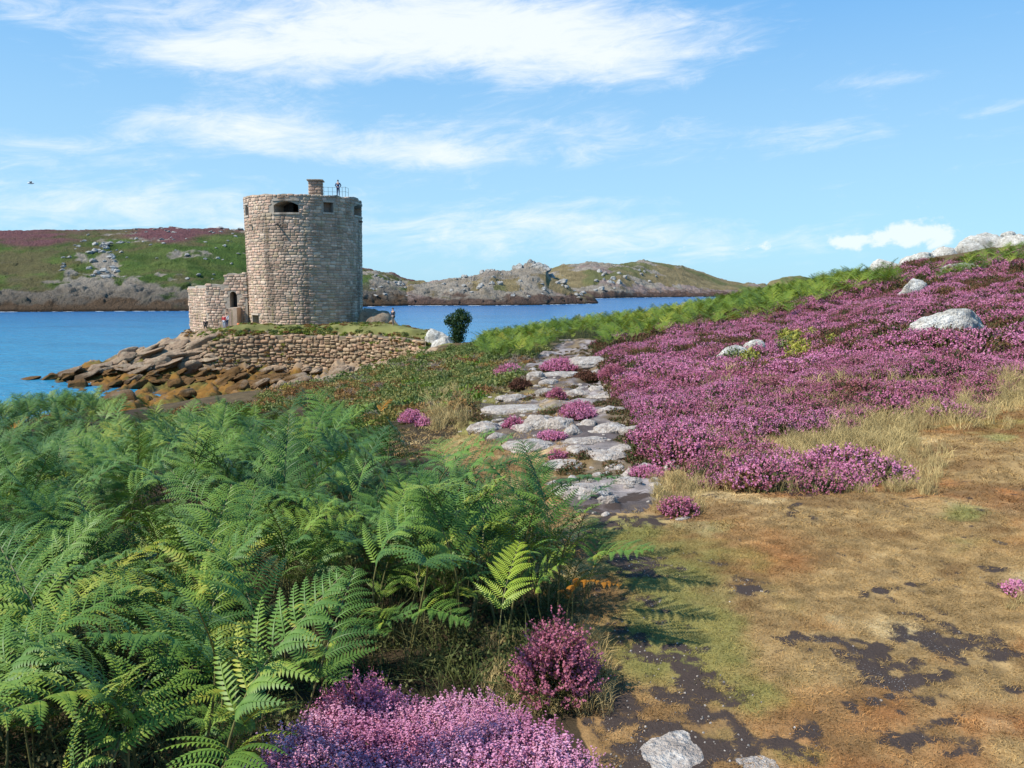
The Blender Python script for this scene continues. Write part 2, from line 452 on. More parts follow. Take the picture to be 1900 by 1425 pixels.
C = np.where(bz[..., None], np.array([.035, .04, .012]) + 0 * n_b, C)
pz = inpoly(px + 12 * n_a[..., 0] + 5 * n_b[..., 0], py + 5 * n_a[..., 0], PATHZ) & yy
sand = np.array([.25, .215, .205]) * (1 + .18 * n_b)
dirt = np.array([.075, .058, .055])
pc = C + (sand - C) * sstep(n_b * .3 + n_a * .8 + ((px - 1010) / 130)[..., None] - .1 + np.clip((700 - py) / 40, 0, 1)[..., None], -.2, .35)
pc = pc + (dirt - pc) * sstep(fbm(X * .9, Y * .7, 0., 4, 97)[..., None] + .3 * n_b, .05, .4) * .85
pc = pc + (np.array([.15, .105, .05]) - pc) * sstep(fbm(X * 1.3, Y * 1.0, 0., 4, 95), .0, .2)[..., None] * .8
pc = pc * (1 + .3 * fbm(X * 9, Y * 9, 0., 3, 96)[..., None])
C = np.where(pz[..., None], pc, C)
scrub = (Y > 14) & (px < 1000) & (Y < 66) & ~pz & ~bz
C = np.where((scrub & (py < 760))[..., None], np.array([.085, .06, .03]) * (1 + .4 * n_b), C)
# cliff, shore rock, seaweed
low = (Z < 4.9) & (Y > 30) & (X < 2)
rock = np.array([.28, .20, .13]); dk = np.array([.05, .045, .04]); weed = np.array([.17, .085, .018]); weed2 = np.array([.10, .085, .02])
rc = rock * (1 + .35 * n_b) * np.array([1, 1, 1])
rc = rc + (dk * 1.5 - rc) * sstep(-n_b, .1, .5) * .7
ws = sstep(n_a * .6 + n_b * .35 + (2.1 - Z[..., None]) * .8, 0.0, .6)
wc = weed + (weed2 - weed) * sstep(n_a, -.1, .5)
wc = wc * (1 + .4 * n_b)
rc = rc + (wc - rc) * ws
rc = rc + (dk - rc) * sstep(.35 - Z[..., None], 0, .5)
C = np.where(low[..., None], rc, C)
prom = np.exp(-(((X + 26) / 12) ** 2 + ((Y - 97) / 8) ** 2)) > .45
C = np.where((prom & (Z > 4))[..., None], np.array([.16, .15, .06]) * (1 + .4 * n_b) , C)
C = np.clip(C, .005, .9)
S = soilmask(px, py, X, Y) * (yy & ~fz & ~hz & ~low & ~bz & (Y < 9))
verts = np.stack([X, Y, Z], -1).reshape(-1, 3)
i, j = np.meshgrid(np.arange(nr - 1), np.arange(nt), indexing='ij')
j2 = (j + 1) % nt
faces = np.stack([i * nt + j, i * nt + j2, (i + 1) * nt + j2, (i + 1) * nt + j], -1).reshape(-1, 4)[:, ::-1]
gm = mesh_np('ground', verts, faces)
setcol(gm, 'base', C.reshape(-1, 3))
setcol(gm, 'soil', np.repeat(S.reshape(-1, 1), 3, 1))

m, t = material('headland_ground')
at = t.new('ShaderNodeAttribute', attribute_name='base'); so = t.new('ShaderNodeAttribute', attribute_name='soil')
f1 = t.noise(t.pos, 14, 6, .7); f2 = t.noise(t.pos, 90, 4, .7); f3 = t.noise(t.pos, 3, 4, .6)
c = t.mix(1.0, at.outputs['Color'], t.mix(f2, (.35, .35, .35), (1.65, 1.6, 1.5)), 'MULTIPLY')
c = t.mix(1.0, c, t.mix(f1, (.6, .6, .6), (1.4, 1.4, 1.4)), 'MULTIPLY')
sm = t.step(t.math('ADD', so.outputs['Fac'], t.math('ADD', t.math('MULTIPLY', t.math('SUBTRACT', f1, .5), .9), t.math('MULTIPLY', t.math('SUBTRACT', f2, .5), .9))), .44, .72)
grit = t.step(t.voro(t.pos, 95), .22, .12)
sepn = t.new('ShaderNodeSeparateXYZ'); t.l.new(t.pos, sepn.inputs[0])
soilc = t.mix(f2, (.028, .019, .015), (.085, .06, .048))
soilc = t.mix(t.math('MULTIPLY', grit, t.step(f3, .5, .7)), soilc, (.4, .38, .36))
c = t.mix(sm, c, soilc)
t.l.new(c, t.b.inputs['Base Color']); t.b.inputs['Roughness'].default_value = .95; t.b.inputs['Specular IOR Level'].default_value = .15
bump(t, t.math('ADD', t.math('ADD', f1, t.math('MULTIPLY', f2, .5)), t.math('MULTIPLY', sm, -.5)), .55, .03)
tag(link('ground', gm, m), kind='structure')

# ------------------------------------------------------------------ sea
m, t = material('sea_water')
mp = t.new('ShaderNodeMapping'); t.l.new(t.pos, mp.inputs[0]); mp.inputs['Scale'].default_value = (1, 1.6, 1); mp.inputs['Rotation'].default_value = (0, 0, .25)
w1 = t.noise(mp.outputs[0], .55, 5, .6, .3); w2 = t.noise(mp.outputs[0], .035, 4, .6); w3 = t.noise(mp.outputs[0], .12, 4, .6)
sp = t.new('ShaderNodeSeparateXYZ'); t.l.new(t.pos, sp.inputs[0])
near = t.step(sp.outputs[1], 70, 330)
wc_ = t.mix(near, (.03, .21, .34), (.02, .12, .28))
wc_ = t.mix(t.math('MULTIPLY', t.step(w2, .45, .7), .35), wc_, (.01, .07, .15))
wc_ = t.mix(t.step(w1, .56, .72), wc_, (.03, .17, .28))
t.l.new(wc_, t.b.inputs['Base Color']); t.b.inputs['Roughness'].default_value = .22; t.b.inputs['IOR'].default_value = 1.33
t.b.inputs['Specular IOR Level'].default_value = .35
bump(t, t.math('ADD', t.math('MULTIPLY', w1, 1.0), t.math('MULTIPLY', w3, 2.2)), 1.0, .55)
R0 = 40000
tag(link('sea', mesh_py('sea', [(-R0, -R0, 0), (R0, -R0, 0), (R0, R0, 0), (-R0, R0, 0)], [(0, 1, 2, 3)]), m), kind='structure')

# ------------------------------------------------------------------ far shores
def interp(tab, x): return np.interp(x, [a for a, _ in tab], [b for _, b in tab])
def z_at(py_, Yv, px_=950.0):
    b = (712.5 - py_) / F
    return CH + Yv * (-SP + b * CP) / (CP + b * SP)
def yw_of(py_):
    b = (712.5 - py_) / F
    return -CH * (CP + b * SP) / (-SP + b * CP)
m, t = material('far_shore_ground')
at = t.new('ShaderNodeAttribute', attribute_name='base')
g1 = t.noise(t.pos, .25, 6, .7); g2 = t.noise(t.pos, 1.1, 5, .7)
c = t.mix(1.0, at.outputs['Color'], t.mix(g1, (.6, .6, .6), (1.4, 1.4, 1.4)), 'MULTIPLY')
c = t.mix(1.0, c, t.mix(g2, (.45, .45, .45), (1.55, 1.55, 1.55)), 'MULTIPLY')
t.l.new(c, t.b.inputs['Base Color']); t.b.inputs['Roughness'].default_value = 1.0; t.b.inputs['Specular IOR Level'].default_value = .1
bump(t, t.math('ADD', g1, g2), 1.0, 1.6)
FARM = m
FARH = {}
def worley(x, y, seed=0):
    ix = np.floor(x).astype(np.int64); iy = np.floor(y).astype(np.int64); best = np.full(x.shape, 9.); hb = np.zeros(x.shape)
    for dx in (-1, 0, 1):
        for dy in (-1, 0, 1):
            cx = ix + dx; cy = iy + dy
            jx = _hash(cx, cy, np.int64(seed)) * .45 + .5; jy = _hash(cx, cy, np.int64(seed + 5)) * .45 + .5; hh = _hash(cx, cy, np.int64(seed + 9)) * .5 + .5
            d = np.hypot(x - cx - jx, y - cy - jy); m_ = d < best
            best = np.where(m_, d, best); hb = np.where(m_, hh, hb)
    return best, hb
def blocky(x, y):
    s = 0
    for k, (sc_, am) in enumerate([(.13, 3.0), (.28, 1.7), (.6, .8)]):
        d, hb = worley(x * sc_ + .3 * vnoise(x * sc_ * 2, y * sc_ * 2, 0., 3 + k), y * sc_, 40 + k); s = s + am * hb * np.sqrt(np.clip(1 - (d / .75) ** 2, 0, 1))
    return s
def farland(name, p0, p1, sky_, wat, clf, depth, cols, nx, ny, rocky, cliffw=14):
    pxs = np.linspace(p0, p1, nx); 
    tt = np.concatenate([np.linspace(-.06, .30, int(ny * .5), endpoint=False), np.linspace(.30, 1.6, ny - int(ny * .5))])
    PX, T = np.meshgrid(pxs, tt)
    Yw = yw_of(interp(wat, PX)); dep = interp(depth, PX)
    Yv = Yw + T * dep
    zc = np.maximum(z_at(interp(clf, PX), Yw + cliffw), .3); zr = z_at(interp(sky_, PX), Yw + dep)
    a = cliffw / dep
    zz = np.where(T < 0, T * 60, np.where(T < a, zc * np.clip(T / a, 0, 1) ** .7, zc + (zr - zc) * np.sin(np.clip((T - a) / (1 - a), 0, 1) * math.pi / 2) ** 1.0))
    zz = np.where(T > 1, zr - (T - 1) ** 2 * 60 - (T - 1) * zr * .5, zz)
    XX = (PX - 950) / F * (Yv / CP)
    XX = (PX - 950) / F * Yv
    r1 = ridged(XX * .055, Yv * .055, 5, 21); r2 = fbm(XX * .16, Yv * .16, 0., 4, 22); r3 = fbm(XX * .03, Yv * .03, 0., 3, 27)
    rk = rocky(PX, T, XX, Yv)
    ed = np.clip((T + .02) / .06, 0, 1)
    bl = blocky(XX, Yv)
    zz = zz + ed * (rk * (r1 * .9 + bl * .62 - 1.2) + (1 - rk) * (r2 * .25 + r3 * .6 + .25 * bl))
    edge = np.minimum(sstep(PX, p0, p0 + 25), sstep(p1 - PX, 0, 25))
    zz = -2 + (zz + 2) * edge
    ex = cols(PX, T, XX, Yv, zz, rk, r2, r3)
    v = np.stack([XX, Yv, zz], -1).reshape(-1, 3)
    i, j = np.meshgrid(np.arange(len(tt) - 1), np.arange(nx - 1), indexing='ij')
    f = np.stack([i * nx + j, i * nx + j + 1, (i + 1) * nx + j + 1, (i + 1) * nx + j], -1).reshape(-1, 4)
    me = mesh_np(name, v, f)
    setcol(me, 'base', np.clip(ex, .01, .8).reshape(-1, 3))
    o = link(name, me, FARM)
    FARH[name] = (PX, T, XX, Yv, zz)
    return o
GRN = np.array([.065, .105, .022]); PUR = np.array([.155, .062, .07]); GRY = np.array([.27, .23, .18]); WD = np.array([.05, .034, .022]); OCH = np.array([.22, .17, .085]); DKR = np.array([.10, .082, .062])
def cols_left(PX, T, XX, YY, zz, rk, r2, r3):
    pur = sstep(fbm(XX * .012, YY * .02, 0., 4, 41) * .7 + (T - .62) * 2.6 + .7 * sstep(250 - PX, 0, 200) * sstep(T, .3, .5) + .7 * np.exp(-((PX - 315) / 45) ** 2) * (T > .3) + .15 * r2, .0, .5)[..., None]
    c = GRN * (1 + .3 * r2[..., None]) + 0 * pur + np.array([.03, .02, .01]) * sstep(fbm(XX * .07, YY * .1, 0., 4, 47), -.2, .4)[..., None]
    c = c + (np.array([.13, .10, .05]) - c) * sstep(fbm(XX * .03, YY * .03, 0., 5, 44) + .4 * fbm(XX * .15, YY * .15, 0., 3, 46), .0, .5)[..., None] * .75
    c = c + (PUR - c) * pur * .9
    rr_ = sstep(rk + .5 * r2, .45, .8)[..., None]
    c = c + (GRY * (1 + .25 * r2[..., None]) - c) * rr_
    c = c + (DKR * (1 + .5 * r2[..., None]) - c) * sstep(11 - zz + 4 * r2, 0, 5)[..., None] * .72
    c = c + (np.array([.09, .055, .03]) - c) * sstep(5.4 - zz + 3 * r2, 0, 3)[..., None] * .9
    c = c + (WD * .6 - c) * sstep(1.2 - zz, 0, .8)[..., None]
    return c
def rocky_left(PX, T, XX, YY):
    n = fbm(XX * .035, YY * .05, 0., 4, 50)
    r = sstep(.155 - T + .05 * n, 0, .05)
    r = np.maximum(r, np.exp(-((PX - 205) / 22) ** 2) * (T < .6) * sstep(n, -.5, .2))
    r = np.maximum(r, np.exp(-((PX - 150 - (T - .3) * 160) / 18) ** 2) * (T < .7) * sstep(n, -.2, .4) * .8)
    r = np.maximum(r, sstep(T, .85, .95) * sstep(PX, 270, 330) * sstep(n, -.3, .1) * .8)
    r = np.maximum(r, sstep(n, .32, .5) * sstep(PX, 120, 240) * .7)
    r = np.maximum(r, sstep(PX, 680, 700) * sstep(.8 - T, 0, .2) * .9)
    return r
tag(farland('hill', -700, 800, [(-1200, 450), (-400, 440), (0, 432), (230, 431), (330, 428), (450, 430), (560, 455), (640, 492), (690, 502), (730, 510), (750, 519), (775, 526), (800, 535)],
    [(-1200, 585), (0, 579), (350, 577), (680, 569), (800, 566)], [(-1200, 536), (0, 541), (120, 538), (200, 540), (350, 545), (680, 540), (760, 548), (800, 560)],
    [(-1200, 180), (450, 150), (640, 110), (800, 60)], cols_left, 950, 220, rocky_left), kind='structure')
def cols_isl(PX, T, XX, YY, zz, rk, r2, r3):
    c = OCH * (1 + .25 * r2[..., None])
    c = c + (np.array([.10, .12, .04]) - c) * sstep(fbm(XX * .03, YY * .03, 0., 4, 64), .15, .6)[..., None] * .7
    pk = np.array([.27, .20, .17])
    c = c + (GRY * (1 + .3 * r2[..., None]) + (pk - GRY) * sstep(r3, 0, .5)[..., None] - c) * sstep(rk + .5 * r2, .45, .8)[..., None]
    c = c + (np.array([.075, .045, .033]) * (1 + .4 * r2[..., None]) - c) * sstep(5.2 - zz + 3 * r2, 0, 3.0)[..., None] * .92
    c = c + (WD * .6 - c) * sstep(1.0 - zz, 0, .7)[..., None]
    return c
def rocky_isl(PX, T, XX, YY):
    n = fbm(XX * .03, YY * .04, 0., 4, 60)
    r = sstep(.35 - T + .15 * n, 0, .1)
    r = np.maximum(r, sstep(n, .12, .35))
    r = np.maximum(r, np.exp(-((PX - 985) / 26) ** 2)); r = np.maximum(r, np.exp(-((PX - 905) / 14) ** 2)) 
    return r
tag(farland('rocky_island', 735, 1122, [(735, 527), (800, 523), (850, 518), (885, 513), (897, 506), (915, 503), (930, 508), (950, 505), (968, 499), (985, 492), (1012, 496), (1018, 512), (1045, 522), (1060, 538), (1095, 548), (1122, 560)],
    [(735, 567), (900, 567), (1000, 566), (1122, 563)], [(735, 546), (850, 548), (950, 544), (1050, 548), (1090, 553), (1122, 562)], [(735, 50), (985, 70), (1122, 20)], cols_isl, 440, 150, rocky_isl, 12), kind='structure')
tag(farland('headland', 975, 1440, [(975, 508), (1010, 502), (1040, 493), (1090, 489), (1150, 491), (1180, 486), (1192, 484), (1230, 490), (1262, 494), (1300, 507), (1340, 521), (1375, 527), (1410, 528), (1440, 533)],
    [(975, 554), (1100, 554), (1200, 552), (1290, 551), (1440, 549)], [(975, 540), (1080, 535), (1150, 520), (1200, 530), (1300, 540), (1440, 538)], [(975, 120), (1440, 110)], cols_isl, 440, 170, rocky_isl, 26), kind='structure')
tag(farland('skerry', 1402, 1545, [(1402, 530), (1425, 522), (1450, 515), (1480, 512), (1500, 517), (1545, 530)], [(1402, 540), (1545, 540)], [(1402, 536), (1545, 536)], [(1402, 50), (1545, 50)], cols_isl, 120, 60, rocky_isl, 20), kind='structure')

def far_h(px_, t_, nm='hill'):
    PX, T, XX, YY, ZZ = FARH[nm]
    j = int(np.clip(np.searchsorted(PX[0], px_), 0, PX.shape[1] - 1)); i = int(np.clip(np.searchsorted(T[:, 0], t_), 0, PX.shape[0] - 1))
    return XX[i, j], YY[i, j], ZZ[i, j]

# ------------------------------------------------------------------ rocks
def ico(sub):
    bm = bmesh.new(); bmesh.ops.create_icosphere(bm, subdivisions=sub, radius=1.0)
    v = np.array([q.co[:] for q in bm.verts]); f = np.array([[w.index for w in q.verts] for q in bm.faces]); bm.free()
    return v, f
ICO = {s: ico(s) for s in (2, 3, 4, 5)}
def rockmesh(name, seed, sub=4, ang=.5, rough=.12, planes=9, flat=False):
    r = np.random.default_rng(seed)
    v, f = ICO[sub]; v = v.copy()
    for k in range(planes):
        n = r.normal(size=3); n /= np.linalg.norm(n)
        d = r.uniform(.55, .9); s = v @ n
        v = v - np.outer(np.maximum(s - d, 0) * ang, n)
    if flat:
        s = v[:, 2]; v[:, 2] = np.minimum(s, .45 + .55 * (s - .45) * .35)
    nz = fbm(v[:, 0] * 1.3 + seed, v[:, 1] * 1.3, v[:, 2] * 1.3 + .37, 5, seed % 97, .55)
    v = v * (1 + rough * nz)[:, None]
    v += (fbm(v[:, 0] * 5, v[:, 1] * 5 + 9, v[:, 2] * 5 + .11, 3, 7) * rough * .22)[:, None] * v
    mx = np.abs(v).max(0); v = v / mx
    return mesh_np(name, v, f)
def rockmat(name, a, b, c_, lichen=(.5, .5, .46), lam=.5, spk=70, big=2.2, bs=.5, bd=.03, low=None, lowz=1.6):
    m, t = material(name)
    f1 = t.noise(t.pos, big, 6, .65); f2 = t.noise(t.pos, spk, 3, .6); f3 = t.noise(t.pos, big * 5, 5, .65)
    col = t.mix(t.step(f1, .35, .65), a, b)
    col = t.mix(t.step(f3, .52, .72), col, c_)
    col = t.mix(t.math('MULTIPLY', t.step(t.noise(t.pos, big * 2.3, 6, .7), .48, .62), lam), col, lichen)
    col = t.mix(1.0, col, t.mix(f2, (.35, .35, .35), (1.65, 1.65, 1.65)), 'MULTIPLY')
    if low:
        s = t.new('ShaderNodeSeparateXYZ'); t.l.new(t.pos, s.inputs[0])
        fz_ = t.math('ADD', s.outputs[2], t.math('MULTIPLY', t.math('SUBTRACT', f1, .5), 4.0))
        col = t.mix(t.step(fz_, lowz + .7, lowz - .7), col, t.mix(f3, low[0], low[1]))
    t.l.new(col, t.b.inputs['Base Color']); t.b.inputs['Roughness'].default_value = .9; t.b.inputs['Specular IOR Level'].default_value = .25
    bump(t, t.math('ADD', t.math('MULTIPLY', f3, 1.5), f2), bs, bd)
    return m
M_PATH = rockmat('path_granite', (.45, .385, .32), (.32, .265, .22), (.13, .11, .10), (.58, .54, .48), .6, 42, 4.5, .9, .03)
M_WHITE = rockmat('lichen_granite', (.56, .52, .45), (.38, .35, .29), (.13, .12, .11), (.70, .68, .61), .65, 26, 1.6, .9, .07)
M_SHORE = rockmat('shore_rock', (.33, .24, .16), (.21, .15, .10), (.08, .06, .045), (.36, .31, .22), .5, 14, .55, .9, .12, ((.19, .09, .02), (.05, .033, .015)), 2.1)
M_PROM = rockmat('castle_rock', (.32, .22, .14), (.21, .145, .095), (.10, .075, .055), (.42, .34, .23), .5, 12, .5, .9, .12, ((.11, .06, .022), (.05, .035, .02)), 1.0)
M_FAR = rockmat('far_granite', (.36, .345, .31), (.24, .225, .20), (.12, .11, .10), (.48, .46, .42), .5, 2.5, .22, .9, .4, ((.09, .055, .03), (.035, .028, .02)), 3.5)

def mset(prefix, mat, n, facet=False, **kw):
    out = []
    for k in range(n):
        me = rockmesh(prefix, 100 + k * 13 + len(prefix) * 7, **kw)
        if facet: me.polygons.foreach_set('use_smooth', [False] * len(me.polygons))
        me.materials.append(mat); out.append(me)
    return out
RP = mset('rock', M_PATH, 8, sub=5, ang=.5, rough=.2, planes=7)
RW = mset('boulder', M_WHITE, 6, sub=5, ang=.6, rough=.2, planes=8)
RS = mset('shore_rock', M_SHORE, 10, sub=4, ang=1.0, rough=.2, planes=13)
RC = mset('slab', M_PROM, 10, sub=4, ang=1.0, rough=.16, planes=13)
RF = mset('far_boulder', M_FAR, 8, facet=True, sub=3, ang=1.0, rough=.3, planes=12)

def rock_px(me, name, x0, x1, y0, y1, label, cat, group=None, depth=.8, hscale=1.0, hmax=.42, rz=None, tilt=(0, 0), sink=.45, Yd=None):
    """a rock that spans x0..x1, y0..y1 of the photograph, standing on the ground found there"""
    cx = (x0 + x1) / 2
    if Yd is None: g = ground(cx, y1 - (y1 - y0) * .12)
    else:
        d = pixdir(cx, y1); g = np.array(P(cx, y1, Yd)); g[2] = max(g[2], float(hgt(g[0], g[1])) - .25)
    w = (x1 - x0) / F * g[1]
    drop = max((CH - g[2]) / g[1], .02)
    hp = (y1 - y0) / F * g[1]
    dy = w * depth * .5
    hh = min(max(hp - dy * 2 * drop * .8, w * .12) * hscale, w * hmax)
    o = link(name, me, None, None, (g[0], g[1] + dy * .8, g[2] - hh * sink * .3), (tilt[0], tilt[1], random.uniform(-.35, .35) if rz is None else rz), (w * .54, dy, hh * (1 + sink * .3)))
    tag(o, label, cat, group)
    return o

PR = [ # photo boxes of the rocks in the path: x0 x1 y0 y1 label
 (1048,1149,661,683,"broad pale slab crossing the far end of the path below the purple heather"),
 (980,1012,690,702,"small pale rock at the left end of the low ledge in the path"),
 (1000,1088,690,703,"long low pale ledge across the path below the heather mound"),
 (1098,1120,686,695,"small rounded white stone at the edge of the heather"),
 (1106,1127,692,708,"pale rock leaning against the brown heather tuft"),
 (1001,1036,701,716,"low grey rock in the turf below the pale ledge"),
 (1119,1132,715,722,"smaller of two white cobbles on the sandy path"),
 (1127,1141,719,730,"larger of two white cobbles on the sandy path"),
 (919,982,731,742,"flat whitish rock sheet in the green turf left of the path"),
 (937,962,740,747,"thin rock flake just below the flat rock sheet in the turf"),
 (995,1035,720,735,"flat grey rock beside the small pink heather tuft"),
 (1050,1093,724,736,"pale hump of rock right of the small pink heather tuft"),
 (1091,1159,729,742,"flat pale bedrock running to the heather edge"),
 (895,1012,750,770,"long flat cracked granite slab left of the path"),
 (1108,1169,754,768,"low rounded rock right of the large pink heather tuft"),
 (868,933,782,806,"wedge shaped pale rock rising from the turf left of the path"),
 (970,1038,768,798,"tall domed granite boulder in the middle of the path"),
 (948,997,788,806,"rounded rock leaning in front of the domed boulder"),
 (1012,1066,772,797,"sloping grey rock behind the domed boulder's right side"),
 (1043,1084,788,809,"small dark sided boulder below the sloping grey rock"),
 (1102,1175,779,808,"curved whaleback rock with a shaded hollow under it"),
 (1154,1209,786,808,"smooth pale rock against the right edge of the path"),
 (904,942,803,817,"small pale rock poking above the fern tops"),
 (932,1038,812,842,"large rounded granite boulder behind the fern tips"),
 (1045,1141,813,827,"long low ledge of rock across the middle of the path"),
 (1053,1088,827,841,"small round rock between the ledge and the fern tips"),
 (1084,1167,831,857,"broad rugged granite hump right of the small round rock"),
 (1124,1194,822,844,"rounded rock behind the rugged hump"),
 (1009,1113,853,875,"bright elongated granite slab beside the fern tips"),
 (1126,1159,856,875,"small rounded rock right of the bright slab"),
 (1156,1187,858,889,"upright lump of granite near the path's right edge"),
 (1182,1217,855,880,"grey rock wedged at the path's right edge"),
 (1027,1136,897,925,"flat worn grey slab in front of the fern tips"),
 (1113,1149,921,939,"lone rounded stone on the turf at the near end of the path"),
 (1144,1194,883,905,"flat grey worn rock near the path's right edge"),
 (1232,1268,842,877,"pale lichened rock tucked under the purple heather"),
 (921,944,658,673,"small white rock above the heather cushion on the bank"),
 (1255,1282,957,967,"sliver of white stone in the dry turf"),
]
for k, (a, b, c_, d, lb) in enumerate(PR):
    hs = 1.1 if (d - c_) > .22 * (b - a) else .95
    rock_px(RP[k % len(RP)], 'rock', a - 2, b + 2, c_, d, lb, 'rock', 'bare granite rocks in the footpath', depth=.8 if d - c_ > 18 else .6, hscale=hs)
for (a, b, c_, d, lb) in [(1195,1330,1352,1440,"pale speckled granite slab flush with the dark soil at the near end of the path"), (1345,1500,1385,1450,"second low granite slab right of the pale one, half under soil")]:
    g = ground((a + b) / 2, (c_ + d) / 2); w = (b - a) / F * g[1]
    tag(link('rock', RP[3 if a < 1300 else 6], None, None, (g[0], g[1], g[2] - (.004 if a < 1300 else .009)), (0, 0, .4), (w * .66, w * .58, .013)), lb, 'rock', 'bare granite rocks in the footpath')

RWD = [
 (1680,1848,577,632,"large white lichened boulder low in the purple heather",.55),
 (1668,1738,521,549,"smaller white boulder half buried in heather uphill",.6),
 (1335,1400,655,673,"low white rock with yellow gorse beside it in the heather",.6),
 (1385,1422,634,656,"upper white rock of the pair in the middle of the heather",.6),
 (1762,1826,499,513,"flat white slab in the heather high on the slope",.6),
 (1622,1694,474,504,"white rock at the left foot of the skyline outcrop",.6),
 (1672,1740,467,490,"middle pale block of the skyline outcrop",.6),
 (1728,1788,461,483,"right hand pale block of the skyline outcrop above heather",.6),
 (1788,1898,432,474,"big grey crag with an overhang on the skyline",.7),
 (1860,1888,419,440,"knob of rock on top of the big skyline crag",.7),
 (1866,1930,450,474,"pale boulder in bracken under the skyline crag",.7),
 (788,834,600,632,"white boulder left of the dark round bush",.8),
 (793,842,612,648,"grey green lichened boulder in front of the white one beside the bush",.8),
 (776,806,633,668,"pointed pale boulder at the right end of the retaining wall",.8),
 (865,880,631,653,"small upright stone in the bracken right of the bush",.8),
 (1062,1100,572,584,"pair of low white rocks peeping over the bracken by the water",.6),
]
for k, (a, b, c_, d, lb, dp) in enumerate(RWD):
    Yd = {0: None, 8: 56, 9: 57, 5: 49, 6: 51, 7: 52, 10: 52, 11: 72, 12: 69.5, 13: 69, 14: 62, 15: 68}.get(k)
    o = rock_px(RW[(k * 5 + 1) % len(RW)], 'boulder', a, b, c_, d, lb, 'boulder', None, depth=dp, hscale=1.2, hmax=.42 if k < 8 else .6, Yd=Yd, sink=.5)
    if k in (2, 3, 4): o.location.z += .12; o.scale.z *= 1.1; o.scale.x *= 1.15
    if k == 15: o.location.z -= .9
    if k == 8: o.scale.x *= 1.12; o.scale.z *= .78; crag = o
    if k == 9: o.location.z = crag.location.z + crag.scale.z * .85; o.location.y = crag.location.y; o.scale.z = .4

# ------------------------------------------------------------------ masonry
m, t = material('granite_masonry')
at = t.new('ShaderNodeAttribute', attribute_name='tint')
f1 = t.noise(t.pos, 2.4, 5, .65); f2 = t.noise(t.pos, 13, 4, .65)
stv = t.new('ShaderNodeMapping'); t.l.new(t.pos, stv.inputs[0]); stv.inputs['Scale'].default_value = (1, 1, .09)
f4 = t.noise(stv.outputs[0], .75, 5, .6, .3)
c = t.mix(1.0, at.outputs['Color'], t.mix(f2, (.5, .5, .5), (1.5, 1.5, 1.5)), 'MULTIPLY')
c = t.mix(t.math('MULTIPLY', t.step(f1, .5, .68), .3), c, (.54, .46, .36))
c = t.mix(t.math('MULTIPLY', t.step(f4, .52, .68), .6), c, (.075, .06, .048))
c = t.mix(t.math('MULTIPLY', t.step(t.noise(stv.outputs[0], 1.6, 5, .6), .56, .7), .5), c, (.20, .18, .07))
c = t.mix(t.math('MULTIPLY', t.step(t.noise(t.pos, .28, 5, .65), .48, .66), .45), c, (.12, .09, .065))
c = t.mix(1.0, c, (1.04, .95, .90), 'MULTIPLY')
t.l.new(c, t.b.inputs['Base Color']); t.b.inputs['Roughness'].default_value = .95; t.b.inputs['Specular IOR Level'].default_value = .15
bump(t, t.math('ADD', f1, f2), .55, .05)
M_STONE = m
M_MORTAR = plain('mortar', (.35, .29, .225), .95, .35, 4)
M_EARTH = plain('wall_earth', (.17, .125, .075), .95, .5, 5)
M_DARK = plain('shade_darkened_stone', (.06, .055, .05), .95, .3, 3)  # shade put into the stone colour for interiors; plain dark for the bag strap

def stone_verts(r, w, h, d):
    """irregular rounded block face: outline of 8, inset crown, flat back; local u right, v up, n out"""
    cx, cy = w / 2, h / 2; k = .26
    out = [(-cx, -cy + h * k), (-cx + w * k * .6, -cy), (cx - w * k * .6, -cy), (cx, -cy + h * k), (cx, cy - h * k), (cx - w * k * .6, cy), (-cx + w * k * .6, cy), (-cx, cy - h * k)]
    j = min(w, h) * .09
    out = [(a + r.uniform(-j, j), b + r.uniform(-j, j)) for a, b in out]
    V = [(a, b, -.06) for a, b in out]
    V += [(a * .97, b * .97, d * .55) for a, b in out]
    V += [(a * .72 + r.uniform(-j, j) * .5, b * .68 + r.uniform(-j, j) * .5, d * r.uniform(.85, 1.2)) for a, b in out]
    Fc = []
    for lv in (0, 8):
        for q in range(8):
            Fc.append((lv + q, lv + (q + 1) % 8, lv + 8 + (q + 1) % 8, lv + 8 + q))
    Fc.append(tuple(range(16, 24)))
    return V, Fc

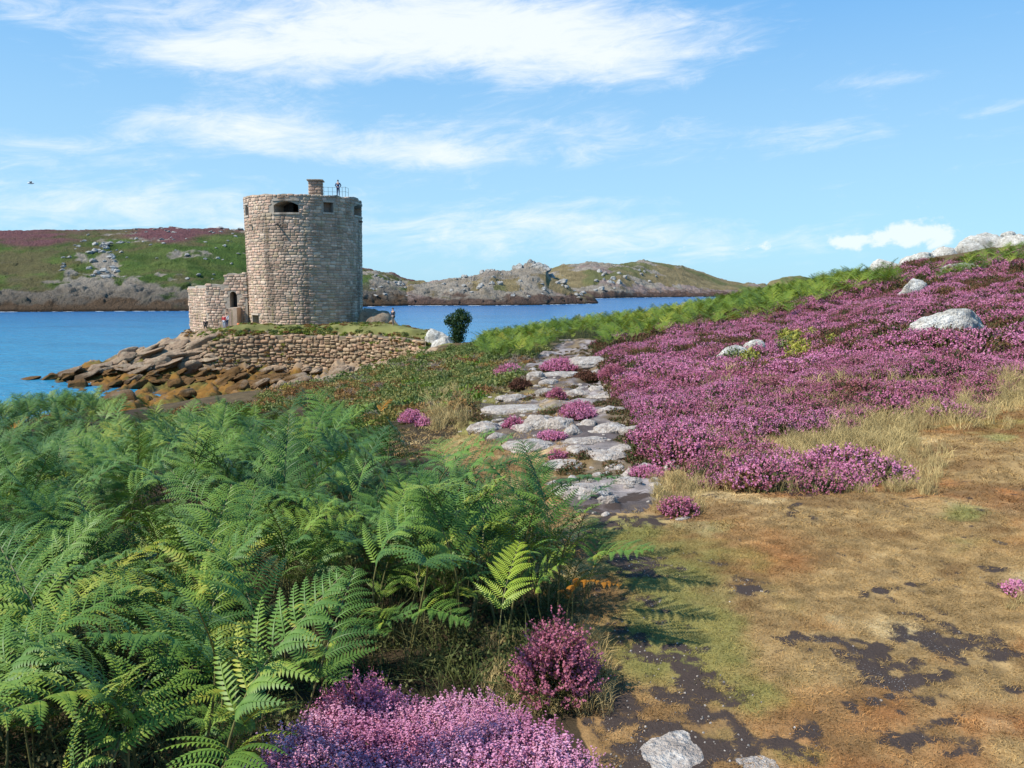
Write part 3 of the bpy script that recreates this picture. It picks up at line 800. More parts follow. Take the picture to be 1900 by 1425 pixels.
PAL = [(.58,.45,.34),(.50,.38,.29),(.60,.49,.38),(.44,.33,.24),(.54,.38,.28),(.38,.30,.23),(.48,.40,.29),(.56,.41,.32),(.42,.34,.23)]
def masonry(surf, ulen, vlen, hole, parent, ch=(.38, .62), sw=(.45, 1.05), gap=.05, depth=.09, maxparts=300, seen=None, seed=1, bright=1.0, jit=.0, name='stone'):
    """surf(u,v) -> (pos, du, dv, n); stones are parts, those past the limit one joined part"""
    r = random.Random(seed)
    cells = []
    v = 0.0
    while v < vlen - .15:
        h = min(r.uniform(*ch), vlen - v)
        if vlen - v - h < .2: h = vlen - v
        u = -r.uniform(0, .4)
        while u < ulen:
            w = r.uniform(*sw) * (.8 + .4 * h / ch[1])
            if h > ch[0] * 1.25 and r.random() < .25:
                cells.append((u + w / 2, v + h * .27, w, h * .5)); cells.append((u + w / 2, v + h * .77, w * .96, h * .44))
            else:
                cells.append((u + w / 2, v + h / 2 + r.uniform(-jit, jit), w, h))
            u += w
        v += h
    recs = []
    for (u, vv, w, h) in cells:
        if u - w / 2 < -.3: continue
        if u > ulen: continue
        if hole and any(hole(u + a * w * .34, vv + b * h * .34) for a in (-1, 0, 1) for b in (-1, 0, 1)): continue
        pos, du, dv, n = surf(min(max(u, .02), ulen), vv)
        V, Fc = stone_verts(r, w - gap, h - gap, depth * r.uniform(.6, 1.4))
        c_ = np.array(r.choice(PAL)) * r.uniform(.8, 1.15) * bright
        recs.append((pos, du, dv, n, V, Fc, c_, w * h, u, vv))
    def vis(rc):
        p = rc[0]; to = Vector((0, 0, CH)) - p
        f = rc[3].dot(to.normalized())
        return (rc[7] * max(f, 0)) if (seen is None or seen(rc)) else -1
    recs.sort(key=vis, reverse=True)
    extra = recs[maxparts:]
    for rc in recs[:maxparts]:
        pos, du, dv, n, V, Fc, c_, *_ = rc
        me = mesh_py(name, [du * a + dv * b + n * d for a, b, d in V], Fc, True)
        setcol(me, 'tint', np.tile(c_, (len(V), 1)))
        link(name, me, M_STONE, parent, pos - parent.location)
    if extra:
        VV = []; FF = []; CC = []
        for rc in extra:
            pos, du, dv, n, V, Fc, c_, *_ = rc
            o = len(VV); q = pos - parent.location
            VV += [q + du * a + dv * b + n * d for a, b, d in V]
            FF += [tuple(i + o for i in f) for f in Fc]; CC += [c_] * len(V)
        me = mesh_py('stonework', VV, FF, True); setcol(me, 'tint', np.array(CC))
        tag(link('stonework', me, M_STONE, parent), kind='stuff')

# ------------------------------------------------------------------ the round tower
TC = Vector((P(569, 560, 99)[0], 99.0, 4.2)); TR = 6.85; TZ0, TZ1 = 4.2, 20.0
tower = empty('round_tower', TC)
tag(tower, 'round granite castle tower with gun ports standing on the rocky point', 'castle tower')
def rad(z): return 6.72 + .2 * (z - TZ0) / (TZ1 - TZ0)
# angle a measured from the side facing the camera, positive to the right in the photograph
def tsurf(u, v):
    a = u / TR - math.pi; z = TZ0 + v; r_ = rad(z)
    n = Vector((math.sin(a), -math.cos(a), 0)); du = Vector((math.cos(a), math.sin(a), 0))
    return Vector((TC.x, TC.y, 0)) + n * r_ + Vector((0, 0, z)), du, Vector((0, 0, 1)), n
def apx(px_, py_):
    """angle and height on the tower of a photograph pixel"""
    d = pixdir(px_, py_); o = np.array([0, 0, CH]); best = None
    A = d[0]**2 + d[1]**2; B = 2 * (d[0] * -TC.x + d[1] * -TC.y); Cc = TC.x**2 + TC.y**2 - TR**2
    disc = B*B - 4*A*Cc
    if disc <= 0: disc = 0
    k = (-B - math.sqrt(disc)) / (2 * A); x_, y_, z_ = d * k + o
    return math.atan2(x_ - TC.x, -(y_ - TC.y)), z_
HOLES = []   # a0, a1, z0, z1, arch rise
def addhole(x0, x1, y0, y1, arch):
    a0, _ = apx(x0, y0); a1, _ = apx(x1, y0); _, z1 = apx((x0 + x1) / 2, y0); _, z0 = apx((x0 + x1) / 2, y1)
    HOLES.append((a0, a1, z0, z1, arch))
addhole(508, 553, 373, 394, .45)
addhole(600, 617, 376, 394, 0)
addhole(656, 671, 380, 400, .3)
addhole(456, 461.5, 381, 400, .3)
addhole(467, 478.5, 585, 611, 0)
HOLES.append((-1.47, -1.40, 10.9, 13.4, 0))
def in_hole(a, z, pad=0.0):
    for (a0, a1, z0, z1, ar) in HOLES:
        if a0 - pad / TR < a < a1 + pad / TR and z0 - pad < z < z1 + pad:
            s = (a - (a0 + a1) / 2) / ((a1 - a0) / 2)
            if z < z1 - ar * s * s + pad: return True
    return False
# wall body with real openings: outer skin, reveals, inner room
az_ = sorted(set([round(q, 6) for q in np.linspace(-math.pi, math.pi, 161)] + [round(h[k], 6) for h in HOLES for k in (0, 1)]))
zz_ = sorted(set([round(q, 5) for q in np.linspace(TZ0 - 1, TZ1, 33)] + [round(h[k], 5) for h in HOLES for k in (2, 3)]))
V = []; FCs = []; idx = {}
def vert(a, z, r_):
    key = (round(a, 6), round(z, 5), round(r_, 3))
    if key not in idx:
        idx[key] = len(V); V.append((math.sin(a) * r_, -math.cos(a) * r_, z - TC.z))
    return idx[key]
for q in range(len(az_) - 1):
    for w in range(len(zz_) - 1):
        a0, a1, z0, z1 = az_[q], az_[q + 1], zz_[w], zz_[w + 1]
        am, zm = (a0 + a1) / 2, (z0 + z1) / 2
        if any(h[0] < am < h[1] and h[2] < zm < h[3] for h in HOLES): continue
        FCs.append((vert(a0, z0, rad(z0)), vert(a1, z0, rad(z0)), vert(a1, z1, rad(z1)), vert(a0, z1, rad(z1))))
link('wall', mesh_py('wall', V, FCs), M_MORTAR, tower)
for h in HOLES:
    a0, a1, z0, z1, ar = h
    V = []; Fr = []; N = 9
    blind = (h is HOLES[1]) or (h is HOLES[4]) or (h is HOLES[5])
    depth_ = .7 if blind else 2.2
    prof = [(a0, z0), (a1, z0)] + [(a1 + (a0 - a1) * k / (N - 1), z1 - ar * ((2 * k / (N - 1) - 1) ** 2)) for k in range(N)]
    for lv, dr in enumerate((0.03, -depth_)):
        for (a, z) in prof:
            r_ = rad(z) + dr; V.append((math.sin(a) * r_, -math.cos(a) * r_, z - TC.z))
    n_ = len(prof)
    for k in range(n_): Fr.append((k, (k + 1) % n_, n_ + (k + 1) % n_, n_ + k))
    # filling above an arch, flush with the mortar face
    for k in range(2, n_ - 1):
        b = len(V)
        for (a, z) in (prof[k], prof[k + 1]):
            r_ = rad(z) + .03; V.append((math.sin(a) * r_, -math.cos(a) * r_, z - TC.z))
        for (a, z) in (prof[k + 1], prof[k]):
            r_ = rad(z1) + .03; V.append((math.sin(a) * r_, -math.cos(a) * r_, z1 + .002 - TC.z))
        if ar > 0: Fr.append((b, b + 1, b + 2, b + 3))
    if blind: Fr.append(tuple(range(n_, 2 * n_)))
    nm = 'doorway' if h is HOLES[4] else ('window' if blind else 'gun_port')
    if blind and h is not HOLES[5]:
        g_ = link(nm, mesh_py(nm, V, Fr), plain('infill_stone', (.26, .21, .17), .95, .35, 4) if h is HOLES[1] else M_MORTAR, tower)
    else:
        g_ = link(nm, mesh_py(nm, V, Fr), M_MORTAR, tower)
    # dressed sill and lintel
    for (za, zb, nn_) in ((z0 - .22, z0 - .02, 'sill'), (z1 + .03, z1 + .22, 'lintel')):
        bmv = []; K = 8
        for k in range(K + 1):
            a = a0 - .018 + (a1 - a0 + .036) * k / K
            for (z, dr) in ((za, -.1), (za, .13), (zb, .13), (zb, -.1)):
                r_ = rad(z) + dr; bmv.append((math.sin(a) * r_, -math.cos(a) * r_, z - TC.z))
        bf = []
        for k in range(K):
            for s in range(4): bf.append((k * 4 + s, k * 4 + (s + 1) % 4, k * 4 + 4 + (s + 1) % 4, k * 4 + 4 + s))
        bf.append((0, 1, 2, 3)); bf.append((K * 4 + 3, K * 4 + 2, K * 4 + 1, K * 4))
        me = mesh_py(nn_, bmv, bf); setcol(me, 'tint', np.tile((.47, .42, .35), (len(bmv), 1)))
        link(nn_, me, M_STONE, g_)
def thole(u, v):
    a = u / TR - math.pi; z = TZ0 + v
    return in_hole(a, z, .03) or any(h[0] - .012 < a < h[1] + .012 and h[2] - .22 < z < h[3] + .22 for h in HOLES)
# the gun room behind the ports: floor, inner wall, roof slab
def disc(r_, z, n=48, flip=False):
    v = [(math.cos(2 * math.pi * k / n) * r_, math.sin(2 * math.pi * k / n) * r_, z) for k in range(n)]
    return v, [tuple(range(n))[::-1] if flip else tuple(range(n))]
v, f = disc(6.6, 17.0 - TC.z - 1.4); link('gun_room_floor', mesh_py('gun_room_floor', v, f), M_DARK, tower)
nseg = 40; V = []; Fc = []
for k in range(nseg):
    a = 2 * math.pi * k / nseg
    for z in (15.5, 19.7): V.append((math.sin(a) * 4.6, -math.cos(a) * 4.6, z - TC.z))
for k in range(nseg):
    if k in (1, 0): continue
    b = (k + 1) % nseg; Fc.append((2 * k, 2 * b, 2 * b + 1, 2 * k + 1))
link('shade_dark_inner_wall', mesh_py('shade_dark_inner_wall', V, Fc), M_DARK, tower)
# roof with ragged parapet coping
V = []; Fc = []; NS = 200; rr2 = random.Random(3)
for k in range(NS):
    a = 2 * math.pi * k / NS
    j = .16 * float(fbm(np.array([k * .16]), np.array([.3]), 0., 3, 5)[0])
    for (r_, z) in ((6.90, 19.97), (6.95 + j * .3, 20.03), (6.92 + j * .2, 20.14 + j), (5.9, 20.2 + j * .6), (5.8, 20.0), (0.01, 20.0)):
        V.append((math.sin(a) * r_, -math.cos(a) * r_, z - TC.z))
for k in range(NS):
    b = (k + 1) % NS
    for s in range(5): Fc.append((6 * k + s, 6 * b + s, 6 * b + s + 1, 6 * k + s + 1))
me = mesh_py('parapet', V, Fc, False); setcol(me, 'tint', np.tile((.36, .32, .26), (len(V), 1))); link('parapet', me, M_STONE, tower)
masonry(tsurf, 2 * math.pi * TR, TZ1 - TZ0 + .1, thole, tower, ch=(.24, .44), sw=(.32, .85), gap=.022, depth=.055, maxparts=300, seed=4, jit=.04)

def box(w, d, h, x=0, y=0, z=0, bev=0.0):
    bm = bmesh.new(); bmesh.ops.create_cube(bm, size=1)
    for q in bm.verts: q.co = Vector((q.co.x * w + x, q.co.y * d + y, q.co.z * h + z + h / 2))
    if bev > 0: bmesh.ops.bevel(bm, geom=list(bm.edges), offset=bev, segments=1, affect='EDGES', clamp_overlap=True)
    v = [q.co.copy() for q in bm.verts]; f = [tuple(w_.index for w_ in q.verts) for q in bm.faces]
    bm.verts.index_update(); v = [q.co.copy() for q in bm.verts]; f = [tuple(w_.index for w_ in q.verts) for q in bm.faces]; bm.free()
    return v, f
def tube(p, q, r_, n=8, r2=None):
    p = Vector(p); q = Vector(q); d = (q - p).normalized(); r2 = r_ if r2 is None else r2
    a = d.orthogonal().normalized(); b = d.cross(a)
    v = [p + (a * math.cos(2 * math.pi * k / n) + b * math.sin(2 * math.pi * k / n)) * r_ for k in range(n)] + [q + (a * math.cos(2 * math.pi * k / n) + b * math.sin(2 * math.pi * k / n)) * r2 for k in range(n)]
    f = [(k, (k + 1) % n, n + (k + 1) % n, n + k) for k in range(n)] + [tuple(range(n))[::-1], tuple(range(n, 2 * n))]
    return v, f
def joinp(parts):
    V = []; Fc = []
    for v, f in parts:
        o = len(V); V += list(v); Fc += [tuple(i + o for i in q) for q in f]
    return V, Fc
# stair turret on the roof, built of squared stones
tx = P(584.5, 350, 94.8)[0]
tur = empty('stair_turret', (tx, 95.2, 20.0), .12)
tag(tur, 'small square stone turret with a slab cap on the tower roof', 'turret')
TW = 1.5
link('core', mesh_py('core', *box(TW - .1, TW - .1, 1.85)), M_MORTAR, tur)
rt = random.Random(8)
for side in range(4):
    n = Vector((math.sin(side * math.pi / 2), -math.cos(side * math.pi / 2), 0)); du = Vector((math.cos(side * math.pi / 2), math.sin(side * math.pi / 2), 0))
    z = .02
    for row in range(5):
        cuts = [-TW / 2, rt.uniform(-.3, .3), TW / 2]
        for q in range(2):
            w = cuts[q + 1] - cuts[q]; cx_ = (cuts[q + 1] + cuts[q]) / 2
            Vs, Fs = stone_verts(rt, w - .04, .33, .05)
            me = mesh_py('stone', [du * (a + cx_) + Vector((0, 0, z + .18 + b)) + n * (TW / 2 - .02 + d) for a, b, d in Vs], Fs, True)
            setcol(me, 'tint', np.tile(np.array(rt.choice(PAL)) * .85, (len(Vs), 1))); link('stone', me, M_STONE, tur)
        z += .365
me = mesh_py('cap_slab', *box(TW + .36, TW + .36, .16, 0, 0, 1.87, .03)); setcol(me, 'tint', np.tile((.33, .29, .23), (len(me.vertices), 1))); link('cap_slab', me, M_STONE, tur)
me = mesh_py('cap_stone', *box(.6, .5, .1, .15, 0, 2.03, .03)); setcol(me, 'tint', np.tile((.38, .35, .3), (len(me.vertices), 1))); link('cap_stone', me, M_STONE, tur)
# railing
M_RAIL = plain('painted_rail', (.10, .11, .12), .5, .1)
rail = empty('railing', (P(620, 355, 94)[0], 94.0, 20.0)); tag(rail, 'thin metal safety railing beside the turret on the tower roof', 'railing')
prev = None
for (q, yo) in ((601, 0), (608, .25), (615.5, .4), (623, .5), (634, .3), (641, 0), (641.5, 1.5)):
    x_ = P(q, 355, 94)[0] - rail.location.x
    link('post', mesh_py('post', *tube((x_, yo, 0), (x_, yo, 1.12), .022, 6)), M_RAIL, rail)
    if prev:
        for hz_ in (1.1, .6): link('rail', mesh_py('rail', *tube((prev[0], prev[1], hz_), (x_, yo, hz_), .014, 6)), M_RAIL, rail)
    prev = (x_, yo)
# corbels and beam stubs that stick out of the wall
M_WOOD = plain('weathered_timber', (.09, .06, .045), .9, .3, 8)
for (q, w, ln, nm, tilt, mt) in ((516, 415, .75, 'drain_spout', .2, M_WOOD), (468.5, 418, .45, 'corbel', 0, M_MORTAR), (455.7, 428, .7, 'corbel', 0, M_MORTAR), (675.5, 414, .45, 'corbel', 0, M_WOOD)):
    a, z = apx(q, w)
    if q < 456: a = -1.5
    if q > 675: a = 1.45
    n = Vector((math.sin(a), -math.cos(a), 0)); p0 = n * (TR - .1) + Vector((0, 0, z - TC.z)); p1 = p0 + n * (ln + .15) + Vector((0, 0, -tilt))
    v, f = tube(p0, p1, .13 if nm == 'corbel' else .09, 4)
    link(nm, mesh_py(nm, v, f), mt, tower)

# ------------------------------------------------------------------ forebuilding with arched doorway and steps
A_ = Vector(P(352, 600, 101.5)); B_ = Vector(P(386, 600, 96.8)); C2 = Vector(P(420, 600, 96.6)); D_ = Vector(P(461, 600, 96.4))
for q in (A_, B_, C2, D_): q.z = 0
fb = empty('forebuilding', (B_.x, B_.y, 4.0))
tag(fb, 'low roofless granite forebuilding with arched doorway joined to the left of the tower', 'stone building')
ZB = 3.4; Zt = 9.55; Zh = 11.3
def wallpanel(p, q, z0, z1f, thick, hole=None, seed=1, nm='wall', seenmax=90):
    d = (q - p); L = d.length; du = d.normalized(); n = Vector((du.y, -du.x, 0))
    if n.y > 0 and abs(n.y) > .1: n = -n
    bk = -n * thick; N = 14
    us = sorted(set([L * k / N for k in range(N + 1)] + ([hole[0], hole[1]] if hole else [])))
    V = []; Fc = []
    def q_(u, z, off): 
        V.append(p + du * u + Vector((0, 0, z)) + off - fb.location); return len(V) - 1
    for a, b in zip(us[:-1], us[1:]):
        za, zb = z1f(a), z1f(b)
        spans = [(z0, z0, za, zb)]
        if hole and a >= hole[0] - 1e-6 and b <= hole[1] + 1e-6:
            spans = [(z0, z0, hole[2], hole[2]), (hole[3], hole[3], za, zb)]
        for (l0, l1, t0, t1) in spans:
            i0, i1, i2, i3 = q_(a, l0, Vector()), q_(b, l1, Vector()), q_(b, t1, Vector()), q_(a, t0, Vector())
            Fc.append((i0, i1, i2, i3))
            j0, j1, j2_, j3 = q_(a, l0, bk), q_(b, l1, bk), q_(b, t1, bk), q_(a, t0, bk)
            Fc.append((j1, j0, j3, j2_)); Fc.append((i3, i2, j2_, j3))
    for u in (0, L):
        i0, i1, i2, i3 = q_(u, z0, Vector()), q_(u, z1f(u), Vector()), q_(u, z1f(u), bk), q_(u, z0, bk)
        Fc.append((i0, i1, i2, i3))
    if hole:
        a, b, l, t_ = hole
        i = [q_(a, l, Vector()), q_(b, l, Vector()), q_(b, t_, Vector()), q_(a, t_, Vector())]; j = [q_(a, l, bk), q_(b, l, bk), q_(b, t_, bk), q_(a, t_, bk)]
        for k in range(4): Fc.append((i[k], i[(k + 1) % 4], j[(k + 1) % 4], j[k]))
        f_ = n * .03; K2 = 8
        for k in range(K2):
            s0, s1 = -1 + 2 * k / K2, -1 + 2 * (k + 1) / K2; ua, ub = (a + b) / 2 + s0 * (b - a) / 2, (a + b) / 2 + s1 * (b - a) / 2; rs = (b - a) * .5
            Fc.append((q_(ua, t_ - rs * (1 - math.sqrt(max(0, 1 - s0 * s0))), f_), q_(ub, t_ - rs * (1 - math.sqrt(max(0, 1 - s1 * s1))), f_), q_(ub, t_ + .03, f_), q_(ua, t_ + .03, f_)))
    link(nm, mesh_py(nm, V, Fc), M_MORTAR, fb)
    def surf(u, v): return p + du * min(max(u, 0), L) + Vector((0, 0, z0 + v)), du, Vector((0, 0, 1)), n
    def hl(u, v):
        if u < .02 or u > L - .02 + .0: return u < -.25 or u > L + .05
        if z0 + v > z1f(min(max(u, 0), L)) + .05: return True
        if hole:
            a, b, l, t_ = hole; s = (u - (a + b) / 2) / ((b - a) / 2)
            return a - .02 < u < b + .02 and l - .05 < z0 + v < t_ - .35 * min(1, s * s) + .05
        return False
    masonry(surf, L, max(z1f(0), z1f(L), z1f(L / 2)) - z0, hl, fb, ch=(.24, .42), sw=(.32, .75), gap=.035, depth=.055, maxparts=seenmax, seed=seed, bright=1.03)
    return du, n, L
wob = lambda u: .12 * math.sin(u * 2.1 + 1)
wallpanel(A_, B_, ZB, lambda u: Zt + wob(u) + .05 * u, 1.0, None, 11)
wallpanel(B_, C2, ZB, lambda u: Zt + .3 + wob(u) + .12 * u, 1.0, None, 12)
L3 = (D_ - C2).length
ph = (P(428, 600, 96.5)[0] - C2.x, P(442, 600, 96.5)[0] - C2.x)
z_d0 = z_at(570, 96.5); z_d1 = z_at(541, 96.5)
wallpanel(C2, D_, ZB, lambda u: Zh - .45 * math.exp(-u * 2.5) + .1 * math.sin(3 * u), 1.1, (ph[0], ph[1], z_d0, z_d1), 13)
back = C2 + Vector((.3, 4.5, 0)); 
wallpanel(back, A_ + Vector((1.5, 3.0, 0)), ZB, lambda u: Zt - .2 + wob(u), .9, None, 14, seenmax=20)
dm = C2 + Vector((0, 1.3, 0)); link('shade_dark_inner_wall', mesh_py('shade_dark_inner_wall', [Vector(q) - fb.location for q in [(dm.x - .3, dm.y, ZB), (D_.x, dm.y, ZB), (D_.x, dm.y, 9.5), (dm.x - .3, dm.y, 9.5), (dm.x - .3, dm.y + 3, 9.5), (D_.x, dm.y + 3, 9.5)]], [(0, 1, 2, 3), (3, 2, 5, 4)]), M_DARK, fb)  # dark sheet added behind the doorway, its colour standing for the shade inside
# stepped flight up to the doorway
st = []
sx0 = P(402, 604, 94.5); sx1 = P(436, 572, 95.8)
nst = 10
flight = empty('stone_steps', (sx0[0], 95.0, z_at(606, 95.0) - .2)); tag(flight, 'flight of rough stone steps climbing to the arched doorway of the forebuilding', 'steps')
for k in range(nst):
    tk = k / (nst - 1)
    x_ = sx0[0] + (sx1[0] - sx0[0] + .1) * tk - flight.location.x
    zt = (z_d0 - flight.location.z) * (k + 1) / nst
    sw_ = (sx1[0] - sx0[0] + .1) / (nst - 1)
    lw = sw_ - .006 if k < nst - 1 else .5
    v, f = box(lw, 1.5 + .02 * (k % 2), zt + .8, x_ + (0 if k < nst - 1 else 0.5 * (.5 - sw_)), .75, -.8, .015)
    me = mesh_py('step', v, f); setcol(me, 'tint', np.tile(np.array(PAL[k % len(PAL)]) * .95, (len(v), 1))); link('step', me, M_STONE, flight)

# ------------------------------------------------------------------ retaining wall in front of the tower
rw = empty('retaining_wall', (_wb[3][0], _wb[3][1], 2.0)); tag(rw, 'curved dry stone retaining wall below the tower at the top of the shore', 'stone wall')
wt, wb = np.array(_wt), np.array(_wb)
seg = np.concatenate([[0], np.cumsum(np.hypot(np.diff(wt[:, 0]), np.diff(wt[:, 1])))]); WL = float(seg[-1])
def wsurf_raw(u):
    x_ = np.interp(u, seg, wt[:, 0]); y_ = np.interp(u, seg, wt[:, 1]); zt = np.interp(u, seg, wt[:, 2]); zb = np.interp(u, seg, wb[:, 2])
    return float(x_), float(y_), float(zt), float(zb)
VH = 4.2
def wsurf(u, v):
    x_, y_, zt, zb = wsurf_raw(u); x2, y2, *_ = wsurf_raw(min(u + .4, WL)); x1, y1, *_ = wsurf_raw(max(u - .4, 0))
    du = Vector((x2 - x1, y2 - y1, 0)).normalized(); n = Vector((du.y, -du.x, .06)).normalized()
    z = zb - .3 + v
    return Vector((x_, y_ - .12 * (zt - z), z)), du, Vector((0, 0, 1)), n
def whole(u, v):
    x_, y_, zt, zb = wsurf_raw(min(max(u, 0), WL)); return zb - .3 + v > zt + .1 + .12 * math.sin(u * 1.3)
V = []; Fc = []; K = 60
for k in range(K + 1):
    u = WL * k / K; x_, y_, zt, zb = wsurf_raw(u)
    V += [(x_, y_ - .12 * (zt - zb + .3), zb - .6), (x_, y_ - .02, zt - .12), (x_, y_ + 1.2, zt - .1), (x_, y_ + 1.2, zb - .6)]
for k in range(K):
    for s in range(3): Fc.append((4 * k + s, 4 * k + 4 + s, 4 * k + 5 + s, 4 * k + 1 + s))
link('core', mesh_py('core', [Vector(q) - rw.location for q in V], Fc), M_EARTH, rw)
masonry(wsurf, WL, VH, whole, rw, ch=(.24, .5), sw=(.3, .85), gap=.05, depth=.16, maxparts=300, seed=21, bright=np.array([.66, .62, .52]), jit=.16)

# ------------------------------------------------------------------ scattered rocks of point and shore
def putrock(mes, name, x_, y_, z_, sx, sy, sz, rz, tilt, label, cat, group):
    o = link(name, mes[random.randrange(len(mes))], None, None, (x_, y_, z_), (tilt[0], tilt[1], rz), (sx, sy, sz)); tag(o, label, cat, group); return o
SLB = [(352,300,622,650),(300,240,640,664),(345,260,652,676),(240,190,655,680),(380,330,655,688),(200,150,668,692),(430,380,640,670),(150,100,684,700),(215,247,646,664),(330,290,628,645),(280,225,668,690),(180,130,690,706)]
for k, (b, a, c_, d) in enumerate(SLB):
    a, b = min(a, b), max(a, b)
    g = ground((a + b) / 2, d - 4, 0., 60, 105)
    w = (b - a) / F * g[1]
    putrock(RC, 'rock_slab', g[0], g[1] + .6, g[2] + .05, w * .6, 1.5, (d - c_) / F * g[1] * .55, random.uniform(-.3, .1), (.1, -.34), 'tilted slab of brown rock stepping down from the castle to the water', 'rock', 'tilted rock slabs of the castle point')
for k in range(30):
    q = random.uniform(240, 400); w = 618 + (400 - q) * .26 + random.uniform(4, 48)
    g = ground(q, w, 0., 60, 105); s = random.uniform(.6, 1.5)
    putrock(RC, 'rock_slab', g[0], g[1] + .3, g[2] - .05, s * random.uniform(1.3, 2.2), s * .8, s * random.uniform(.3, .5), random.uniform(-.4, .2), (.1, random.uniform(-.5, -.25)), 'brown strata slab on the slope between the wall end and the water', 'rock', 'strata slabs left of the retaining wall')
for k in range(150):
    q = random.uniform(120, 690); w = random.uniform(655 if q < 380 else 684, 720)
    if q < 330 and w < 700 - (q - 120) * .2: w = 700 - (q - 120) * random.uniform(.0, .2)
    g = ground(q, w)
    if g[1] < 55 or g[2] < -.1: continue
    s = random.uniform(.25, .95) * (1.5 if random.random() < .12 else 1)
    putrock(RC if w < 690 else RS, 'shore_rock', g[0], g[1], g[2] - .02, s * random.uniform(.9, 1.6), s, s * random.uniform(.3, .6), random.uniform(-.6, .6), (random.uniform(-.3, .3), random.uniform(-.5, 0)), ('weathered rock near the seaward tip of the weedy shore' if q < 250 else 'weathered rock on the shore below the left end of the wall' if q < 430 else 'weathered rock on the weedy shore under the middle of the wall' if q < 580 else 'weathered rock on the shore where the scrub meets the wall'), 'rock', 'rocks strewn over the weedy shore')
for (a, b, c_, d, lb) in [(432,466,700,722,'round brown rock standing in seaweed just beyond the fern tips'),(302,336,706,722,'pale low rock among the orange seaweed'),(178,246,722,760,'dark brown boulder showing above the ferns at the left'),(325,362,724,742,'dark weed covered rock in the middle of the seaweed'),
        (213,250,645,665,'angular brown block perched on the slope left of the wall'),(655,690,668,692,'orange tinted rock at the foot of the wall beside the scrub'),(612,656,672,694,'low pale rock at the foot of the retaining wall'),(62,118,685,702,'dark wet rock at the tip of the point in the water'),(25,70,697,703,'thin wet reef just breaking the water off the point')]:
    mes = RS if 'weed' in lb or 'wet' in lb or 'dark' in lb else RC
    Yd = 84 if 'point' in lb else None
    if Yd:
        g = P((a + b) / 2, d, 83); g = (g[0], g[1], 0.0)
    else: g = ground((a + b) / 2, d)
    w = (b - a) / F * g[1]
    putrock(mes, 'rock', g[0], g[1] + w * .3, g[2] + .05, w * .55, w * .4, max((d - c_) / F * g[1] * .7, .25), .1, (0, -.15), lb, 'rock', None)
# rock mound right of the tower
for (a, b, c_, d, yd, lb) in [(655,720,568,620,96,'tall dark rock rising against the right foot of the tower'),(690,765,590,624,93,'long dark rock sloping from the tower to the water'),(748,782,606,622,88,'rounded dark rock at the water right of the walker'),(655,705,600,622,93,'low brown rock in front of the tower foot'),(700,740,610,626,86,'flat pale rock ledge left of the walker')]:
    g = P((a + b) / 2, d, yd); w = (b - a) / F * yd
    putrock(RS, 'rock', g[0], g[1], g[2] - .2, w * .66, 2.0, (d - c_) / F * yd * 1.05, .1, (0, .15 if a < 740 else .0), lb, 'rock', None)

# far boulders on the green hill, the skyline and the shore of the left hill
nfb = 0
def farrock(px_, t_, s, nm='hill', lab='grey granite boulder on the green hillside across the water', grp='granite boulders on the far hillside', fl=.6):
    x_, y_, z_ = far_h(px_, t_, nm)
    putrock(RF, 'boulder', x_, y_, z_ + s * .12, s * random.uniform(.8, 1.4), s, s * fl * random.uniform(.7, 1.2), random.uniform(0, 3), (random.uniform(-.2, .2), random.uniform(-.3, .3)), lab, 'boulder', grp)
def farrows(n, fx, ft, s0, s1, nm, labs, grp, fl):
    for k in range(n):
        p_ = fx(); farrock(p_, ft(p_), random.uniform(s0, s1), nm, labs if isinstance(labs, str) else labs(p_), grp, fl)
U = random.uniform
farrows(40, lambda: random.gauss(208, 14), lambda p_: U(.17, .52), .7, 1.7, 'hill', 'granite block in the broad rocky spur running down the green hill', 'blocks of the rocky spur on the far hill', .8)
farrows(18, lambda: U(118, 175), lambda p_: .25 + (p_ - 118) / 160 + U(-.05, .05), .5, 1.1, 'hill', 'small block in the narrow line of rocks left of the spur', 'narrow line of rocks on the far hill', .7)
farrows(46, lambda: U(230, 452), lambda p_: U(.17, .85), .5, 1.25, 'hill', 'pale boulder scattered between the rocky spur and the tower', 'boulders between spur and tower', .6)
farrows(26, lambda: random.choice([U(395, 456), U(290, 350)]), lambda p_: U(.86, 1.0), .9, 1.9, 'hill', lambda p_: 'grey slab of the skyline outcrop just left of the tower' if p_ > 370 else 'grey slab of the smaller skyline outcrop on the far hill', 'skyline outcrop slabs on the far hill', .5)
farrows(24, lambda: U(690, 770), lambda p_: U(.05, .6), .6, 1.5, 'hill', 'broken rock on the shore just right of the tower across the channel', 'broken rocks across the channel right of the tower', .8)
farrows(34, lambda: random.gauss(985, 14), lambda p_: U(.78, 1.0), 1.2, 2.8, 'rocky_island', 'block of the craggy summit tor of the rocky island', 'blocks of the island summit tor', .95)
farrows(12, lambda: random.gauss(906, 8), lambda p_: U(.88, 1.0), .9, 1.8, 'rocky_island', 'block of the small crag left of the island summit tor', 'blocks of the smaller island crag', .9)
farrows(34, lambda: U(800, 1090), lambda p_: U(.1, .95), .8, 2.2, 'rocky_island', 'grey rock on the slopes of the rocky island', 'rocks on the slopes of the rocky island', .8)
farrows(20, lambda: U(1100, 1225), lambda p_: U(.08, .5), 1.0, 2.4, 'headland', 'pale block in the sea cliff of the far headland', 'blocks in the far headland cliff', 1.1)

